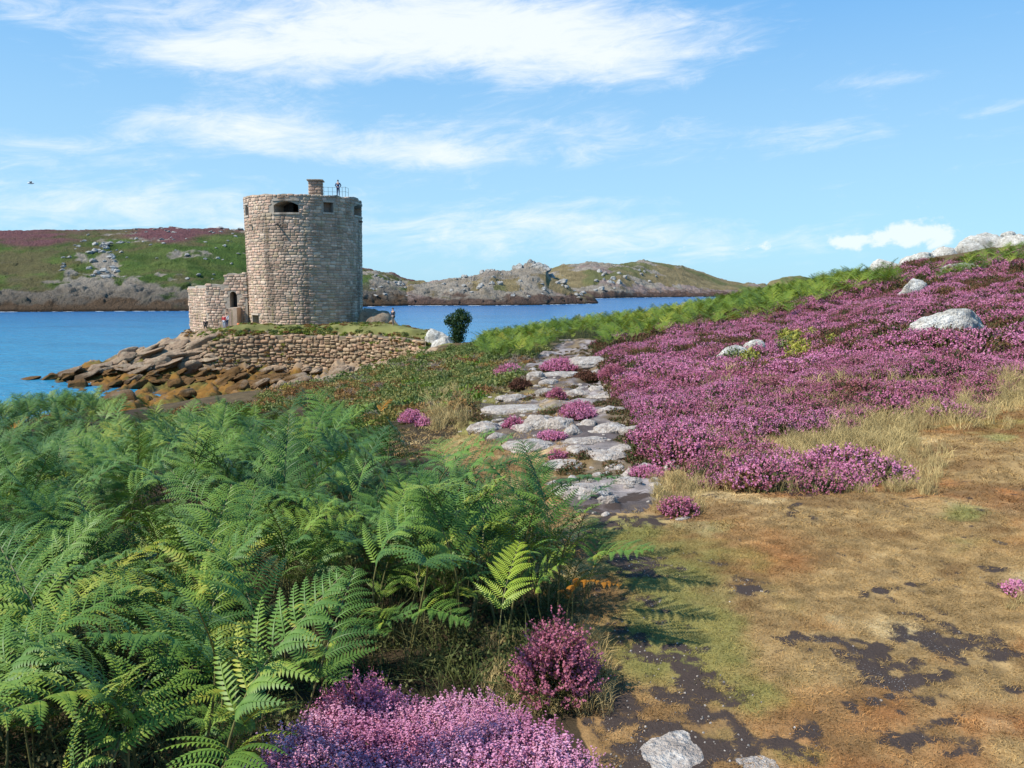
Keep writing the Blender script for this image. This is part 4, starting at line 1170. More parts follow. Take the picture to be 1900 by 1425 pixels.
# thin broken foam where the sea meets the rocks
V = []; Fc = []
for k in range(150):
    if k < 110:
        q = random.choice([U(-20, 350), U(680, 1100), U(1100, 1300)]); nm_ = 'hill' if q < 720 else ('rocky_island' if q < 1100 else 'headland'); x_, y_, z_ = far_h(q, -.004, nm_); L_ = U(.8, 3.5); w_ = U(.3, .9)
        if q > 350 and q < 720: pass
    else:
        g = ground(U(90, 260), U(692, 712)); x_, y_ = g[0], g[1]; L_ = U(.2, .9); w_ = U(.08, .2)
        if abs(g[2]) > .25: continue
    b = len(V); n_ = 7
    V += [(x_ + math.cos(6.283 * a / n_) * L_ * U(.6, 1.2), y_ + math.sin(6.283 * a / n_) * w_ * U(.5, 1.2), .03) for a in range(n_)] + [(x_, y_, .10)]
    Fc += [(b + a, b + (a + 1) % n_, b + n_) for a in range(n_)]
tag(link('foam', mesh_py('foam', V, Fc, True), plain('foam_white', (.7, .74, .76), .6, .1)), 'thin white foam along the rocks at the waterline', kind='stuff')

# ------------------------------------------------------------------ plants: geometry of the pieces
def quads(cen, u, v):
    """quad faces from centres and two half axes, all (N,3)"""
    n = len(cen)
    V = np.stack([cen - u - v, cen + u - v, cen + u + v, cen - u + v], 1).reshape(-1, 3)
    return V, np.arange(4 * n).reshape(n, 4)
def rvec(r, n): 
    a = r.normal(size=(n, 3)); return a / np.linalg.norm(a, axis=1)[:, None]

def pinna(r, L, npair=17, wmax=.075, droop=.25, curl=.0):
    """one feathered side frond along +X, face up +Z; returns verts and tri faces"""
    V = []; Fc = []
    def axis(s):
        x_ = L * s; z_ = L * (0.45 * s - (droop + .35) * s * s); return np.array([x_, curl * L * s * s, z_])
    K = npair
    # rib
    w0 = .0028
    for k in range(6):
        p = axis(k / 5); w = w0 * (1 - .8 * k / 5)
        V += [p + (0, w, .001), p + (0, -w, .001)]
        if k: b = len(V) - 4; Fc += [(b, b + 1, b + 3), (b, b + 3, b + 2)]
    for k in range(K):
        s = .06 + .92 * k / (K - 1)
        p = axis(s); pr = axis(min(s + .04, 1.04)); tdir = (pr - p); tdir /= np.linalg.norm(tdir)
        side_n = np.array([0, 1, 0.0])
        env = (math.sin(min(1, (s + .28) * 1.35) * math.pi * .5) if s < .46 else 1) * (1 - s) ** .62
        ln = wmax * max(env, .08) * r.uniform(.9, 1.08)
        for sg in (1, -1):
            d = side_n * sg * .88 + tdir * .42 + np.array([0, 0, r.uniform(.02, .14)]); d /= np.linalg.norm(d)
            up = np.array([0, 0, 1.0]) + tdir * .5
            wd = np.cross(d, up); wd /= np.linalg.norm(wd)
            hw = L / K * .33
            b = len(V)
            prof = [(0, .75), (.22, 1.0), (.45, .9), (.7, .62), (.88, .34)]
            for (q, ww) in prof:
                c_ = p + d * ln * q + np.array([0, 0, -ln * .38 * q * q])
                V += [c_ + wd * hw * ww - np.array([0, 0, hw * ww * .35]), c_ - wd * hw * ww - np.array([0, 0, hw * ww * .35])]
            V.append(p + d * ln + np.array([0, 0, -ln * .40]))
            for q in range(4):
                o = b + 2 * q; Fc += [(o, o + 1, o + 3), (o, o + 3, o + 2)]
            o = b + 8; Fc.append((o, o + 1, o + 2))
    return np.array(V), np.array(Fc)

def frame(o, d, up):
    d = np.array(d, float); d /= np.linalg.norm(d); up = np.array(up, float)
    y_ = np.cross(up, d); y_ /= np.linalg.norm(y_); z_ = np.cross(d, y_)
    return np.array(o), np.stack([d, y_, z_], 1)
def place(V, fr): return V @ fr[1].T + fr[0]

def fern_parts(seed, H=.95, lean=.6, low=.42, PL=.26):
    """list of (name, verts, faces) of one bracken plant"""
    r = np.random.default_rng(seed)
    pts = []; ang = .04; p = np.array([0, 0, 0.0]); N = 24; hs = H * 1.08 / N
    for k in range(N + 1):
        pts.append(p.copy()); ang_k = .05 + lean * sstep(k / N, .25, .8)
        p = p + hs * np.array([math.sin(ang_k), 0, math.cos(ang_k)])
    pts = np.array(pts)
    def at_(s): 
        i = min(int(s * N), N - 1); f = s * N - i; return pts[i] * (1 - f) + pts[i + 1] * f
    out = []
    V = []; Fc = []
    for k in range(0, N + 1, 2):
        w = .0055 * (1 - .75 * k / N) + .0008
        for q in range(4):
            a = q * math.pi / 2; V.append(pts[k] + np.array([math.cos(a) * w, math.sin(a) * w, 0]))
        if k:
            b = len(V) - 8
            for q in range(4): Fc += [(b + q, b + (q + 1) % 4, b + 4 + (q + 1) % 4), (b + q, b + 4 + (q + 1) % 4, b + 4 + q)]
    out.append(('stem', np.array(V), np.array(Fc)))
    s = low; k = 0; tipV = []; tipF = []; off = 0
    while s < .985:
        rel = (s - low) / (1 - low)
        L = PL * (1 - rel) ** .7 * r.uniform(.9, 1.1) + .02
        p = at_(s); tg = at_(min(1, s + .03)) - at_(s - .03); tg /= np.linalg.norm(tg)
        nrm = np.array([-tg[2], 0, tg[0]]); nrm = -nrm if nrm[2] < 0 else nrm
        for sg in (1, -1):
            d = np.array([0, sg, 0]) * .8 + tg * r.uniform(.35, .8) + nrm * r.uniform(-.1, .25) + np.array([0, 0, .1]); 
            upv = nrm + np.array([0, 0, .8]) + r.normal(size=3) * .08
            Vp, Fp = pinna(r, L, npair=max(5, int(17 * (L / PL) ** .6)), wmax=.052 * (L / PL) ** .6, droop=r.uniform(.12, .34), curl=sg * r.uniform(-.02, .14))
            Vp = place(Vp, frame(p, d, upv))
            if k < 3: out.append(('frond', Vp, Fp))
            else: tipV.append(Vp); tipF.append(Fp + off); off += len(Vp)
        s += .075 * (1 - rel * .72); k += 1
    out.append(('frond_tip', np.concatenate(tipV), np.concatenate(tipF)))
    return out

M_FERN = leafmat('bracken_leaf', [(.0, (.035, .085, .02)), (.3, (.065, .14, .026)), (.55, (.11, .20, .03)), (.8, (.18, .265, .034)), (1.0, (.34, .33, .045))], .13, .5, .28, .5, .4)
M_FERNR = leafmat('ridge_bracken_leaf', [(.0, (.07, .13, .018)), (.35, (.13, .21, .022)), (.65, (.23, .30, .03)), (.85, (.33, .34, .04)), (1.0, (.36, .24, .05))], .3, .5, .3, .15, .45)
M_STEM = plain('bracken_stem', (.16, .15, .05), .6, .3)
M_YEL = leafmat('yellow_green_leaf', [(0, (.30, .42, .04)), (1, (.42, .50, .06))], .35, .45, .4)
M_ORA = leafmat('dead_orange_leaf', [(0, (.34, .12, .015)), (1, (.5, .24, .03))], .3, .6, .2)

FV = [fern_parts(31 + k, H=h, lean=l, low=w) for k, (h, l, w) in enumerate([(.98, 1.05, .46), (.92, 1.25, .44), (.95, .75, .5), (.86, 1.4, .42), (1.0, .95, .5)])]
FM = []   # shared meshes per variant
for parts in FV:
    L_ = []
    for (nm, V, Fc) in parts:
        me = mesh_np(nm, V, Fc, True); me.materials.append(M_STEM if nm == 'stem' else M_FERN); L_.append((nm, me))
    FM.append(L_)
def fern_joined(parts, name, leaf):
    V = []; Fc = []; mi = []; off = 0
    for (nm, v, f) in parts:
        V.append(v); Fc.append(f + off); off += len(v); mi += [0 if nm == 'stem' else 1] * len(f)
    me = mesh_np(name, np.concatenate(V), np.concatenate(Fc), True); me.materials.append(M_STEM); me.materials.append(leaf)
    me.polygons.foreach_set('material_index', np.array(mi, dtype=np.int32)); return me

def blades(name, seed, n, R_, H_, wd, mat, splay=.5):
    r = np.random.default_rng(seed); a = r.uniform(0, 6.283, n); q = np.sqrt(r.uniform(0, 1, n)) * R_
    b = np.stack([np.cos(a) * q, np.sin(a) * q, np.full(n, -.004)], 1)
    d = np.stack([r.normal(size=n) * splay, r.normal(size=n) * splay, np.ones(n)], 1); d /= np.linalg.norm(d, axis=1)[:, None]
    h = H_ * r.uniform(.5, 1.3, n)[:, None]; s = np.cross(d, rvec(r, n)); s /= np.linalg.norm(s, axis=1)[:, None]; s *= wd
    mid = b + d * h * .55; tip = b + d * h + np.stack([d[:, 0], d[:, 1], -.35 * np.ones(n)], 1) * h * .45
    V = np.stack([b - s, b + s, mid + s * .8, mid - s * .8, tip], 1).reshape(-1, 3); k = np.arange(n)[:, None] * 5
    Fc = np.concatenate([k + np.array([[0, 1, 2]]), k + np.array([[0, 2, 3]]), k + np.array([[3, 2, 4]])])
    me = mesh_np(name, V, Fc, False); me.materials.append(mat); return me
def leafclump(name, seed, n, R_, H_, ls, mat, asp=.55):
    r = np.random.default_rng(seed)
    a = rvec(r, n); a[:, 2] = np.abs(a[:, 2]); q = r.uniform(.45, 1.0, n)[:, None]
    lump = 1 + .3 * fbm(a[:, 0] * 2.5, a[:, 1] * 2.5, a[:, 2] * 2.5 + .2, 3, seed % 50)[:, None]
    c_ = a * q * lump * np.array([R_, R_, H_])
    u = rvec(r, n); u = u + a * .4; u /= np.linalg.norm(u, axis=1)[:, None]; w = np.cross(u, rvec(r, n)); w /= np.linalg.norm(w, axis=1)[:, None] + 1e-9
    s = ls * r.uniform(.6, 1.3, n)[:, None]
    V, Fc = quads(c_, u * s, w * s * asp)
    me = mesh_np(name, V, Fc, False); me.materials.append(mat); return me

# ------------------------------------------------------------------ scatter (one object of stuff, geometry nodes)
def scatter(name, pts, rot, scl, idx_, protos, label=None, tcol=None):
    coll = bpy.data.collections.new(name + '_pieces')
    for k, me in enumerate(protos):
        coll.objects.link(bpy.data.objects.new('%s_piece_%02d' % (name, k), me))
    pts = np.asarray(pts, np.float32); n = len(pts)
    me = bpy.data.meshes.new(name); me.vertices.add(n); me.vertices.foreach_set('co', pts.ravel())
    a = me.attributes.new('rot', 'FLOAT_VECTOR', 'POINT'); a.data.foreach_set('vector', np.asarray(rot, np.float32).ravel())
    s = np.asarray(scl, np.float32)
    if s.ndim == 1: s = np.repeat(s[:, None], 3, 1)
    a = me.attributes.new('scl', 'FLOAT_VECTOR', 'POINT'); a.data.foreach_set('vector', s.ravel())
    a = me.attributes.new('pick', 'INT', 'POINT'); a.data.foreach_set('value', np.asarray(idx_, np.int32))
    if tcol is not None:
        a = me.attributes.new('tcol', 'FLOAT_VECTOR', 'POINT'); a.data.foreach_set('vector', np.asarray(tcol, np.float32).ravel())
    g = bpy.data.node_groups.new(name + '_scatter', 'GeometryNodeTree')
    g.interface.new_socket('Geometry', in_out='INPUT', socket_type='NodeSocketGeometry'); g.interface.new_socket('Geometry', in_out='OUTPUT', socket_type='NodeSocketGeometry')
    N = g.nodes; gi = N.new('NodeGroupInput'); go = N.new('NodeGroupOutput')
    ci = N.new('GeometryNodeCollectionInfo'); ci.inputs['Collection'].default_value = coll; ci.inputs['Separate Children'].default_value = True; ci.inputs['Reset Children'].default_value = True
    ip = N.new('GeometryNodeInstanceOnPoints'); ip.inputs['Pick Instance'].default_value = True
    def na(nm, dt):
        q = N.new('GeometryNodeInputNamedAttribute'); q.data_type = dt; q.inputs['Name'].default_value = nm; return q.outputs[0]
    er = N.new('FunctionNodeEulerToRotation')
    L = g.links
    L.new(gi.outputs[0], ip.inputs['Points']); L.new(ci.outputs[0], ip.inputs['Instance']); L.new(na('pick', 'INT'), ip.inputs['Instance Index'])
    L.new(na('rot', 'FLOAT_VECTOR'), er.inputs[0]); L.new(er.outputs[0], ip.inputs['Rotation']); L.new(na('scl', 'FLOAT_VECTOR'), ip.inputs['Scale'])
    L.new(ip.outputs[0], go.inputs[0])
    o = link(name, me); md = o.modifiers.new('scatter', 'NODES'); md.node_group = g
    tag(o, label, None, None, 'stuff')
    return o

def jitgrid(x0, x1, y0, y1, step, r):
    gx, gy = np.meshgrid(np.arange(x0, x1, step), np.arange(y0, y1, step))
    return gx.ravel() + r.uniform(-.5, .5, gx.size) * step, gy.ravel() + r.uniform(-.5, .5, gy.size) * step

# bracken bed at the left
gx1, gy1 = jitgrid(-9, 2, .8, 9, .2, rng); gx2, gy2 = jitgrid(-24, 0, 9, 28, .3, rng); gx3, gy3 = jitgrid(-16, -9, 1, 9, .45, rng); gx4, gy4 = jitgrid(-5, -1.6, -1.5, .8, .4, rng)
gx = np.concatenate([gx1, gx2, gx3, gx4]); gy = np.concatenate([gy1, gy2, gy3, gy4])
gz = hgt(gx, gy)
p1, q1 = proj(gx, gy, gz + .72)
p1b, q1b = proj(gx, gy, gz)
ok = (inpoly(p1, q1, FERN) & (gy > .5)) | ((gx < -1.9) & (gy <= 1.6)); ok &= ~((np.hypot(gx, gy) < 2.25) & (gx > -1.9)) & (gz > 3.5)
ok &= ((fbm(gx * 1.1, gy * 1.1, 0., 2, 77) > -.4) | (p1b > 700)) & ~((q1b > 1225) & (p1b > 560) & (gy > .5))
gx, gy, gz = gx[ok], gy[ok], gz[ok]
p1, q1 = proj(gx, gy, gz + .7)
inv = (p1 > -60) & (p1 < 1960) & (q1 < 1640) & (gy > 1)
order = np.argsort(np.where(inv, np.hypot(gx, gy), 1e6))
things = order[:235]; rest = order[235:]
def fern_thing(k, x_, y_, z_, rz, sc, label, group, tilt=(0, 0), leaf=None):
    root = empty('bracken_fern', (x_, y_, z_), rz); root.rotation_euler = (tilt[0], tilt[1], rz); root.scale = (sc, sc, sc)
    tag(root, label, 'fern', group)
    for nm, me in FM[k]:
        o = bpy.data.objects.new(nm, me); COL.objects.link(o); o.parent = root
        if leaf and nm != 'stem':
            me2 = me.copy(); me2.materials.clear(); me2.materials.append(leaf); o.data = me2
    return root
def fern_label(i_):
    a_, b_ = p1[i_], q1[i_]
    if a_ > 820: return 'green bracken fern at the right edge of the bed beside the path'
    if b_ > 1250: return 'low green bracken fern at the front of the bed behind the heather'
    if a_ < 300: return 'green bracken fern in the shadier left end of the bed'
    if b_ > 1050: return 'bracken fern in the front rows of the bed above the heather'
    return 'bracken fern in the thick middle of the foreground bed'
for i_ in things:
    edge = 1.0 if gx[i_] > -1 or gy[i_] > 5 else .95
    fern_thing(int(rng.integers(5)), gx[i_], gy[i_], gz[i_] - .03, rng.uniform(0, 6.28), rng.uniform(.66, 1.12) * edge, fern_label(i_), 'bracken ferns of the left foreground bed', (rng.uniform(-.3, .3), rng.uniform(-.3, .3)))
nrest = len(rest)
scatter('bracken', np.stack([gx[rest], gy[rest], gz[rest] - .03], 1), np.stack([rng.uniform(-.35, .35, nrest), rng.uniform(-.35, .35, nrest), rng.uniform(0, 6.28, nrest)], 1), rng.uniform(.6, 1.15, nrest), rng.integers(0, 5, nrest),
        [fern_joined(p_, 'bracken_plant', M_FERN) for p_ in FV], 'dense green bracken sloping down to the left towards the shore')
# single ferns that stand out
g = ground(925, 1275); fern_thing(2, g[0], g[1] + .05, g[2], 1.15, .62, 'small bright yellow green fern standing alone behind the foreground heather', None, leaf=M_YEL)
g = ground(1052, 1215); fern_thing(3, g[0], g[1] + .1, g[2], -.6, .6, 'withered orange fern at the right edge of the bracken bed', None, leaf=M_ORA)
g = ground(700, 812); fern_thing(1, g[0], g[1] + .3, g[2] + .1, 1.0, .55, 'golden yellow dying fern beside the scrub beyond the green bracken', None, leaf=M_ORA)
g = ground(5, 850); fern_thing(0, g[0] + .2, g[1], g[2] + .15, 1.0, .8, 'yellowed fern at the left border of the bracken bed', None, leaf=M_ORA)

# the shorter ferns of the right hand front edge
FERN2 = [(640,1010),(820,985),(1000,985),(1075,1060),(1110,1130),(1105,1175),(1040,1205),(960,1175),(860,1190),(760,1235),(640,1260)]
ex, ey = jitgrid(-2, .8, 2.4, 6, .17, rng); ez = hgt(ex, ey); e1, e2 = proj(ex, ey, ez); ok = inpoly(e1, e2, FERN2); ex, ey, ez, e1 = ex[ok], ey[ok], ez[ok], e1[ok]
print('edge ferns', len(ex))
for k in range(len(ex)):
    fern_thing(int(rng.integers(5)), ex[k], ey[k], ez[k] - .03, rng.uniform(0, 6.28), rng.uniform(.45, .68), 'short fern at the right front edge of the bed beside the path' if e1[k] > 880 else 'short fern behind the pink foreground heather', 'short ferns of the front edge', (rng.uniform(-.3, .3), rng.uniform(-.3, .3)))

# low undergrowth in the shade of the bracken and small ferns along its front
M_UG = leafmat('shade_grass', [(0, (.05, .06, .02)), (.5, (.09, .11, .03)), (1, (.20, .17, .07))], .15, .7, .2)
UG = [blades('undergrowth_piece', 700 + k, 46, .10, .20, .0022, M_UG, .5) for k in range(2)] + [leafclump('undergrowth_piece', 705, 300, .16, .14, .0075, M_UG)]
ux, uy = jitgrid(-5, 1.2, 1.2, 8, .15, rng); uz = hgt(ux, uy); u1, v1 = proj(ux, uy, uz + .5); ok = inpoly(u1, v1, FERN) | (inpoly(*proj(ux, uy, uz + .15), [(-800, 1150), (520, 1240), (450, 1330), (380, 1400), (350, 1700), (-800, 1700)]))
ux, uy, uz = ux[ok], uy[ok], uz[ok]; n = len(ux)
scatter('undergrowth', np.stack([ux, uy, uz - .02], 1), np.stack([np.zeros(n), np.zeros(n), rng.uniform(0, 6.28, n)], 1), rng.uniform(.5, 1.2, n), rng.integers(0, 3, n), UG, 'low grassy undergrowth in the shade under the bracken')
for k in range(24):
    g = ground(random.uniform(-60, 640), random.uniform(1290, 1480), 0., 1.6, 20)
    if g[0] > -.45 and g[1] < 2.75: continue
    fern_thing(k % 5, g[0], g[1], g[2] - .02, random.uniform(0, 6.28), random.uniform(.42, .62), 'small low fern at the bottom left corner of the bed', 'small ferns along the front of the bed', (random.uniform(-.2, .2), random.uniform(-.2, .2)))

# bracken band on the ridge
gx, gy = jitgrid(-6, 46, 26, 72, .42, rng); gz = hgt(gx, gy)
p1, q1 = proj(gx, gy, gz + .5); ok = inpoly(p1 + 8 * fbm(gx * .5, gy * .5, 0., 3, 5), q1 + 5 * fbm(gx * .4, gy * .4, 0., 3, 6), BRACK) & (gz > 2.5)
p2, q2 = proj(gx, gy, gz); ok &= ~inpoly(p2, q2, PATHZ)
gx, gy, gz = gx[ok], gy[ok], gz[ok]; n = len(gx)
scatter('ridge_bracken', np.stack([gx, gy, gz - .1], 1), np.stack([rng.uniform(-.2, .2, n), rng.uniform(-.2, .2, n), rng.uniform(0, 6.28, n)], 1), rng.uniform(.75, 1.35, n), rng.integers(0, 5, n),
        [fern_joined(p_, 'ridge_bracken_plant', M_FERNR) for p_ in FV], 'yellow green bracken along the ridge behind the purple heather')

# ------------------------------------------------------------------ heather
M_FLOW = leafmat('heather_flower', [(0, (.25, .10, .07)), (.2, (.42, .14, .19)), (.42, (.57, .19, .32)), (.72, (.67, .27, .44)), (.9, (.50, .18, .25)), (1, (.34, .17, .11))], .28, .7, .2, .45, .5)
M_FLOWN = leafmat('pale_heather_flower', [(0, (.46, .14, .24)), (.5, (.66, .28, .42)), (1, (.80, .47, .58))], .25, .6, .2, 3.0, .5)
M_HLEAF = leafmat('heather_leaf', [(0, (.05, .065, .022)), (.5, (.09, .09, .03)), (.8, (.15, .10, .04)), (1, (.18, .08, .04))], .15, .7, .2, .5, .6)
M_BRNH = leafmat('brown_heather', [(0, (.10, .045, .03)), (.5, (.16, .07, .045)), (1, (.22, .12, .05))], .15, .8, .1, .6, .6)
def heather(seed, n, rad_, hgt_, ln=.09, bells=8, bs=.006, fl=1.0, leaves=5, ls=.012, tilt=.5):
    """flower and leaf pieces of a heather cushion"""
    r = np.random.default_rng(seed)
    a = r.uniform(0, 6.283, n); q = np.sqrt(r.uniform(0, 1, n))
    bx = np.cos(a) * q * rad_; by = np.sin(a) * q * rad_; bz = hgt_ * (1 - q ** 2.2) * r.uniform(.45, 1.12, n)
    d = np.stack([np.cos(a) * q * tilt, np.sin(a) * q * tilt, np.ones(n)], 1) + r.normal(size=(n, 3)) * .28
    d /= np.linalg.norm(d, axis=1)[:, None]
    base = np.stack([bx, by, bz], 1); ln_ = ln * r.uniform(.6, 1.3, n)
    fln = int(n * fl); t_ = (np.arange(bells) + .5) / bells * .62 + .38
    c_ = (base[:fln, None] + d[:fln, None] * (ln_[:fln, None, None] * t_[None, :, None])).reshape(-1, 3) + r.normal(size=(fln * bells, 3)) * bs * .8
    sz = bs * r.uniform(.6, 1.35, len(c_))[:, None] * np.tile(1.15 - .55 * (np.arange(bells) / bells), fln)[:, None]
    u = rvec(r, len(c_)); w = np.cross(u, rvec(r, len(c_))); w /= np.linalg.norm(w, axis=1)[:, None] + 1e-9
    FVt, FFt = quads(c_, u * sz, w * sz)
    t2 = (np.arange(leaves) + .5) / leaves
    lc = (base[:, None] + d[:, None] * ((t2[None, :, None] * 1.5 - .9) * ln_[:, None, None])).reshape(-1, 3) + r.normal(size=(n * leaves, 3)) * ls * .5
    u = np.repeat(d, leaves, 0) + r.normal(size=(len(lc), 3)) * .6; u /= np.linalg.norm(u, axis=1)[:, None]; w = np.cross(u, rvec(r, len(lc))); w /= np.linalg.norm(w, axis=1)[:, None] + 1e-9
    LV, LF = quads(lc, u * ls, w * ls * .35)
    return (FVt, FFt), (LV, LF)
def heather_mesh(name, fm, lm, *a, **k):
    (fv, ff), (lv, lf) = heather(*a, **k)
    me = mesh_np(name, np.concatenate([fv, lv]), np.concatenate([ff, lf + len(fv)]), False)
    me.materials.append(fm); me.materials.append(lm)
    me.polygons.foreach_set('material_index', np.concatenate([np.zeros(len(ff)), np.ones(len(lf))]).astype(np.int32)); return me
HN = [heather_mesh('heather_cushion', M_FLOW, M_HLEAF, 60 + k, 150, .17, .10, ln=.08, bells=7, bs=.0052, fl=.8, leaves=5, ls=.016) for k in range(3)]
HF = [heather_mesh('heather_cushion', M_FLOW, M_HLEAF, 70 + k, 150, .34, .15, ln=.13, bells=5, bs=.0115, fl=.8, leaves=5, ls=.028) for k in range(3)]
HB = [heather_mesh('heather_cushion', M_BRNH, M_HLEAF, 80 + k, 130, .34, .16, ln=.12, bells=4, bs=.012, fl=.6, leaves=5, ls=.028) for k in range(2)]
protosH = HN + HF + HB
gx1, gy1 = jitgrid(0, 14, 5, 13, .17, rng); gx2, gy2 = jitgrid(0, 40, 13, 30, .32, rng); gx3, gy3 = jitgrid(0, 60, 30, 62, .55, rng)
lv = np.concatenate([np.zeros(len(gx1)), np.ones(len(gx2)), np.full(len(gx3), 2)])
gx = np.concatenate([gx1, gx2, gx3]); gy = np.concatenate([gy1, gy2, gy3]); gz = hgt(gx, gy)
p1, q1 = proj(gx, gy, gz)
wx = 7 * fbm(gx * 2, gy * 2, 0., 3, 15); wy = 5 * fbm(gx * 2, gy * 2, 0., 3, 16)
ok = (inpoly(p1 + wx, q1 + wy, HEATH) | inpoly(p1 + wx, q1 + wy, HEATH2)) & (gx > .5)
for (a, b, c_, d, *_) in RWD[:8]:    # keep the white rocks bare
    ok &= ~((p1 > a + 6) & (p1 < b - 8) & (q1 > c_ + 2) & (q1 < d - (d - c_) * .12) & (gy < 200))
ok &= ~((((p1 - 1480) / 90) ** 2 + ((q1 - 822) / 22) ** 2 < 1) & (rng.random(len(gx)) < .85))
ok &= ~(inpoly(p1, q1, HEATH2) & (rng.random(len(gx)) < .3))
ok &= ~((q1 > 700) & (p1 > 1330) & (fbm(gx * 1.2, gy * 1.2, 0., 3, 59) > .42))
gx, gy, gz, lv = gx[ok], gy[ok], gz[ok], lv[ok]; n = len(gx)
brn = (fbm(gx * .25, gy * .3, 0., 4, 18) + .35 * fbm(gx * 1.5, gy * 1.5, 0., 2, 19) > .24) | (rng.random(n) < .14)
pick = np.where(lv == 0, rng.integers(0, 3, n), rng.integers(3, 6, n)); pick = np.where(brn & (lv > 0), rng.integers(6, 8, n), pick)
hum = fbm(gx * 1.1, gy * 1.1, 0., 3, 29)
sc = np.where(lv == 0, rng.uniform(.55, 1.25, n) * (1 + .5 * hum), np.where(lv == 1, rng.uniform(.7, 1.1, n), rng.uniform(1.0, 1.6, n)))
scatter('heather', np.stack([gx, gy, gz - .02], 1), np.stack([rng.uniform(-.15, .15, n), rng.uniform(-.15, .15, n), rng.uniform(0, 6.28, n)], 1), sc, pick, protosH, 'purple flowering heather covering the slope right of the path')

HC = [ # heather tufts one can point at: x0 x1 y0 y1
 (918,973,672,707,"bright purple heather cushion on the bank left of the path"),(948,984,703,728,"small brownish heather cushion below the bright purple one"),
 (1020,1048,718,745,"small round pink heather tuft among the rocks of the path"),(1044,1104,743,784,"largest pink heather tuft in the middle of the path"),
 (934,974,773,800,"pink heather tuft left of the domed boulder"),(1005,1082,666,694,"low pink heather mound at the far end of the path"),
 (1067,1110,690,712,"grey green heather tuft beside the small white stone"),(1117,1160,676,712,"reddish heather tuft against the pale slab"),
 (1018,1052,834,858,"small faded heather tuft right of the fern tips"),(742,784,760,788,"purple heather tuft in the scrub beyond the ferns"),(772,800,775,796,"second smaller heather tuft in the scrub"),
 (1232,1292,915,962,"sparse magenta heather sprig in the dry turf near the path"),(1880,1915,1098,1112,"low magenta heather patch at the right border in the turf"),
 (1000,1050,806,820,"tiny pink heather tuft on the long ledge"),(1172,1230,868,890,"straggling heather at the right bank of the path")]
for k, (a, b, c_, d, lb) in enumerate(HC):
    g = ground((a + b) / 2, d - 4); w = (b - a) / F * g[1] / 2; h = (d - c_) / F * g[1] * .85
    dens = int(np.clip(900 * w * w / .05, 160, 900))
    bsz = .0048 * max(1, g[1] / 8)
    (fv, ff), (lv_, lf) = heather(200 + k, dens, w, h * .62, ln=min(.16, max(.07, h * .5)), bells=7, bs=bsz, leaves=5, ls=bsz * 2.4)
    rt_ = empty('heather_clump', (g[0], g[1] + w * .5, g[2] - .02)); tag(rt_, lb, 'heather', 'separate heather clumps')
    link('flowers', mesh_np('flowers', fv, ff, False), M_BRNH if 'brown' in lb or 'grey' in lb else M_FLOW, rt_)
    link('foliage', mesh_np('foliage', lv_, lf, False), M_HLEAF, rt_)
# brown tufts and crumbs of rock between the path rocks
gx, gy = jitgrid(-2, 5, 5, 40, .16, rng); gz = hgt(gx, gy); p1, q1 = proj(gx, gy, gz)
ok = inpoly(p1, q1, PATHZ) & (fbm(gx * 1.3, gy * 1.0, 0., 4, 95) > .06) & (rng.random(len(gx)) < np.where(gy > 14, .35, .8)); gx, gy, gz = gx[ok], gy[ok], gz[ok]; n = len(gx)
PT = [heather_mesh('low_tuft', M_BRNH, M_HLEAF, 90 + k, 60, .10, .04, ln=.035, bells=3, bs=.005, fl=.5, leaves=5, ls=.011) for k in range(3)]
scatter('path_tufts', np.stack([gx, gy, gz - .01], 1), np.stack([np.zeros(n), np.zeros(n), rng.uniform(0, 6.28, n)], 1), rng.uniform(.6, 1.3, n), rng.integers(0, 3, n), PT, 'low brown creeping plants between the rocks of the path')
PS = []
for k in range(4):
    me = rockmesh('pebble', 900 + k, sub=2, ang=.7, rough=.2, planes=6); me.materials.append(M_PATH); PS.append(me)
gx = rng.uniform(-1.5, 3.5, 1300); gy = rng.uniform(5.5, 26, 1300); gz = hgt(gx, gy); p1, q1 = proj(gx, gy, gz); ok = inpoly(p1, q1, PATHZ) & (vnoise(gx * 1.5, gy * 1.2, 0., 88) > -.1); gx, gy, gz = gx[ok], gy[ok], gz[ok]; n = len(gx)
scatter('pebbles', np.stack([gx, gy, gz], 1), np.stack([np.zeros(n), np.zeros(n), rng.uniform(0, 6.28, n)], 1), (rng.uniform(.015, .06, n) * np.where(rng.random(n) < .1, 2.2, 1))[:, None] * np.array([[1.2, .9, .6]]), rng.integers(0, 4, n), PS, 'loose pebbles scattered over the sandy path')
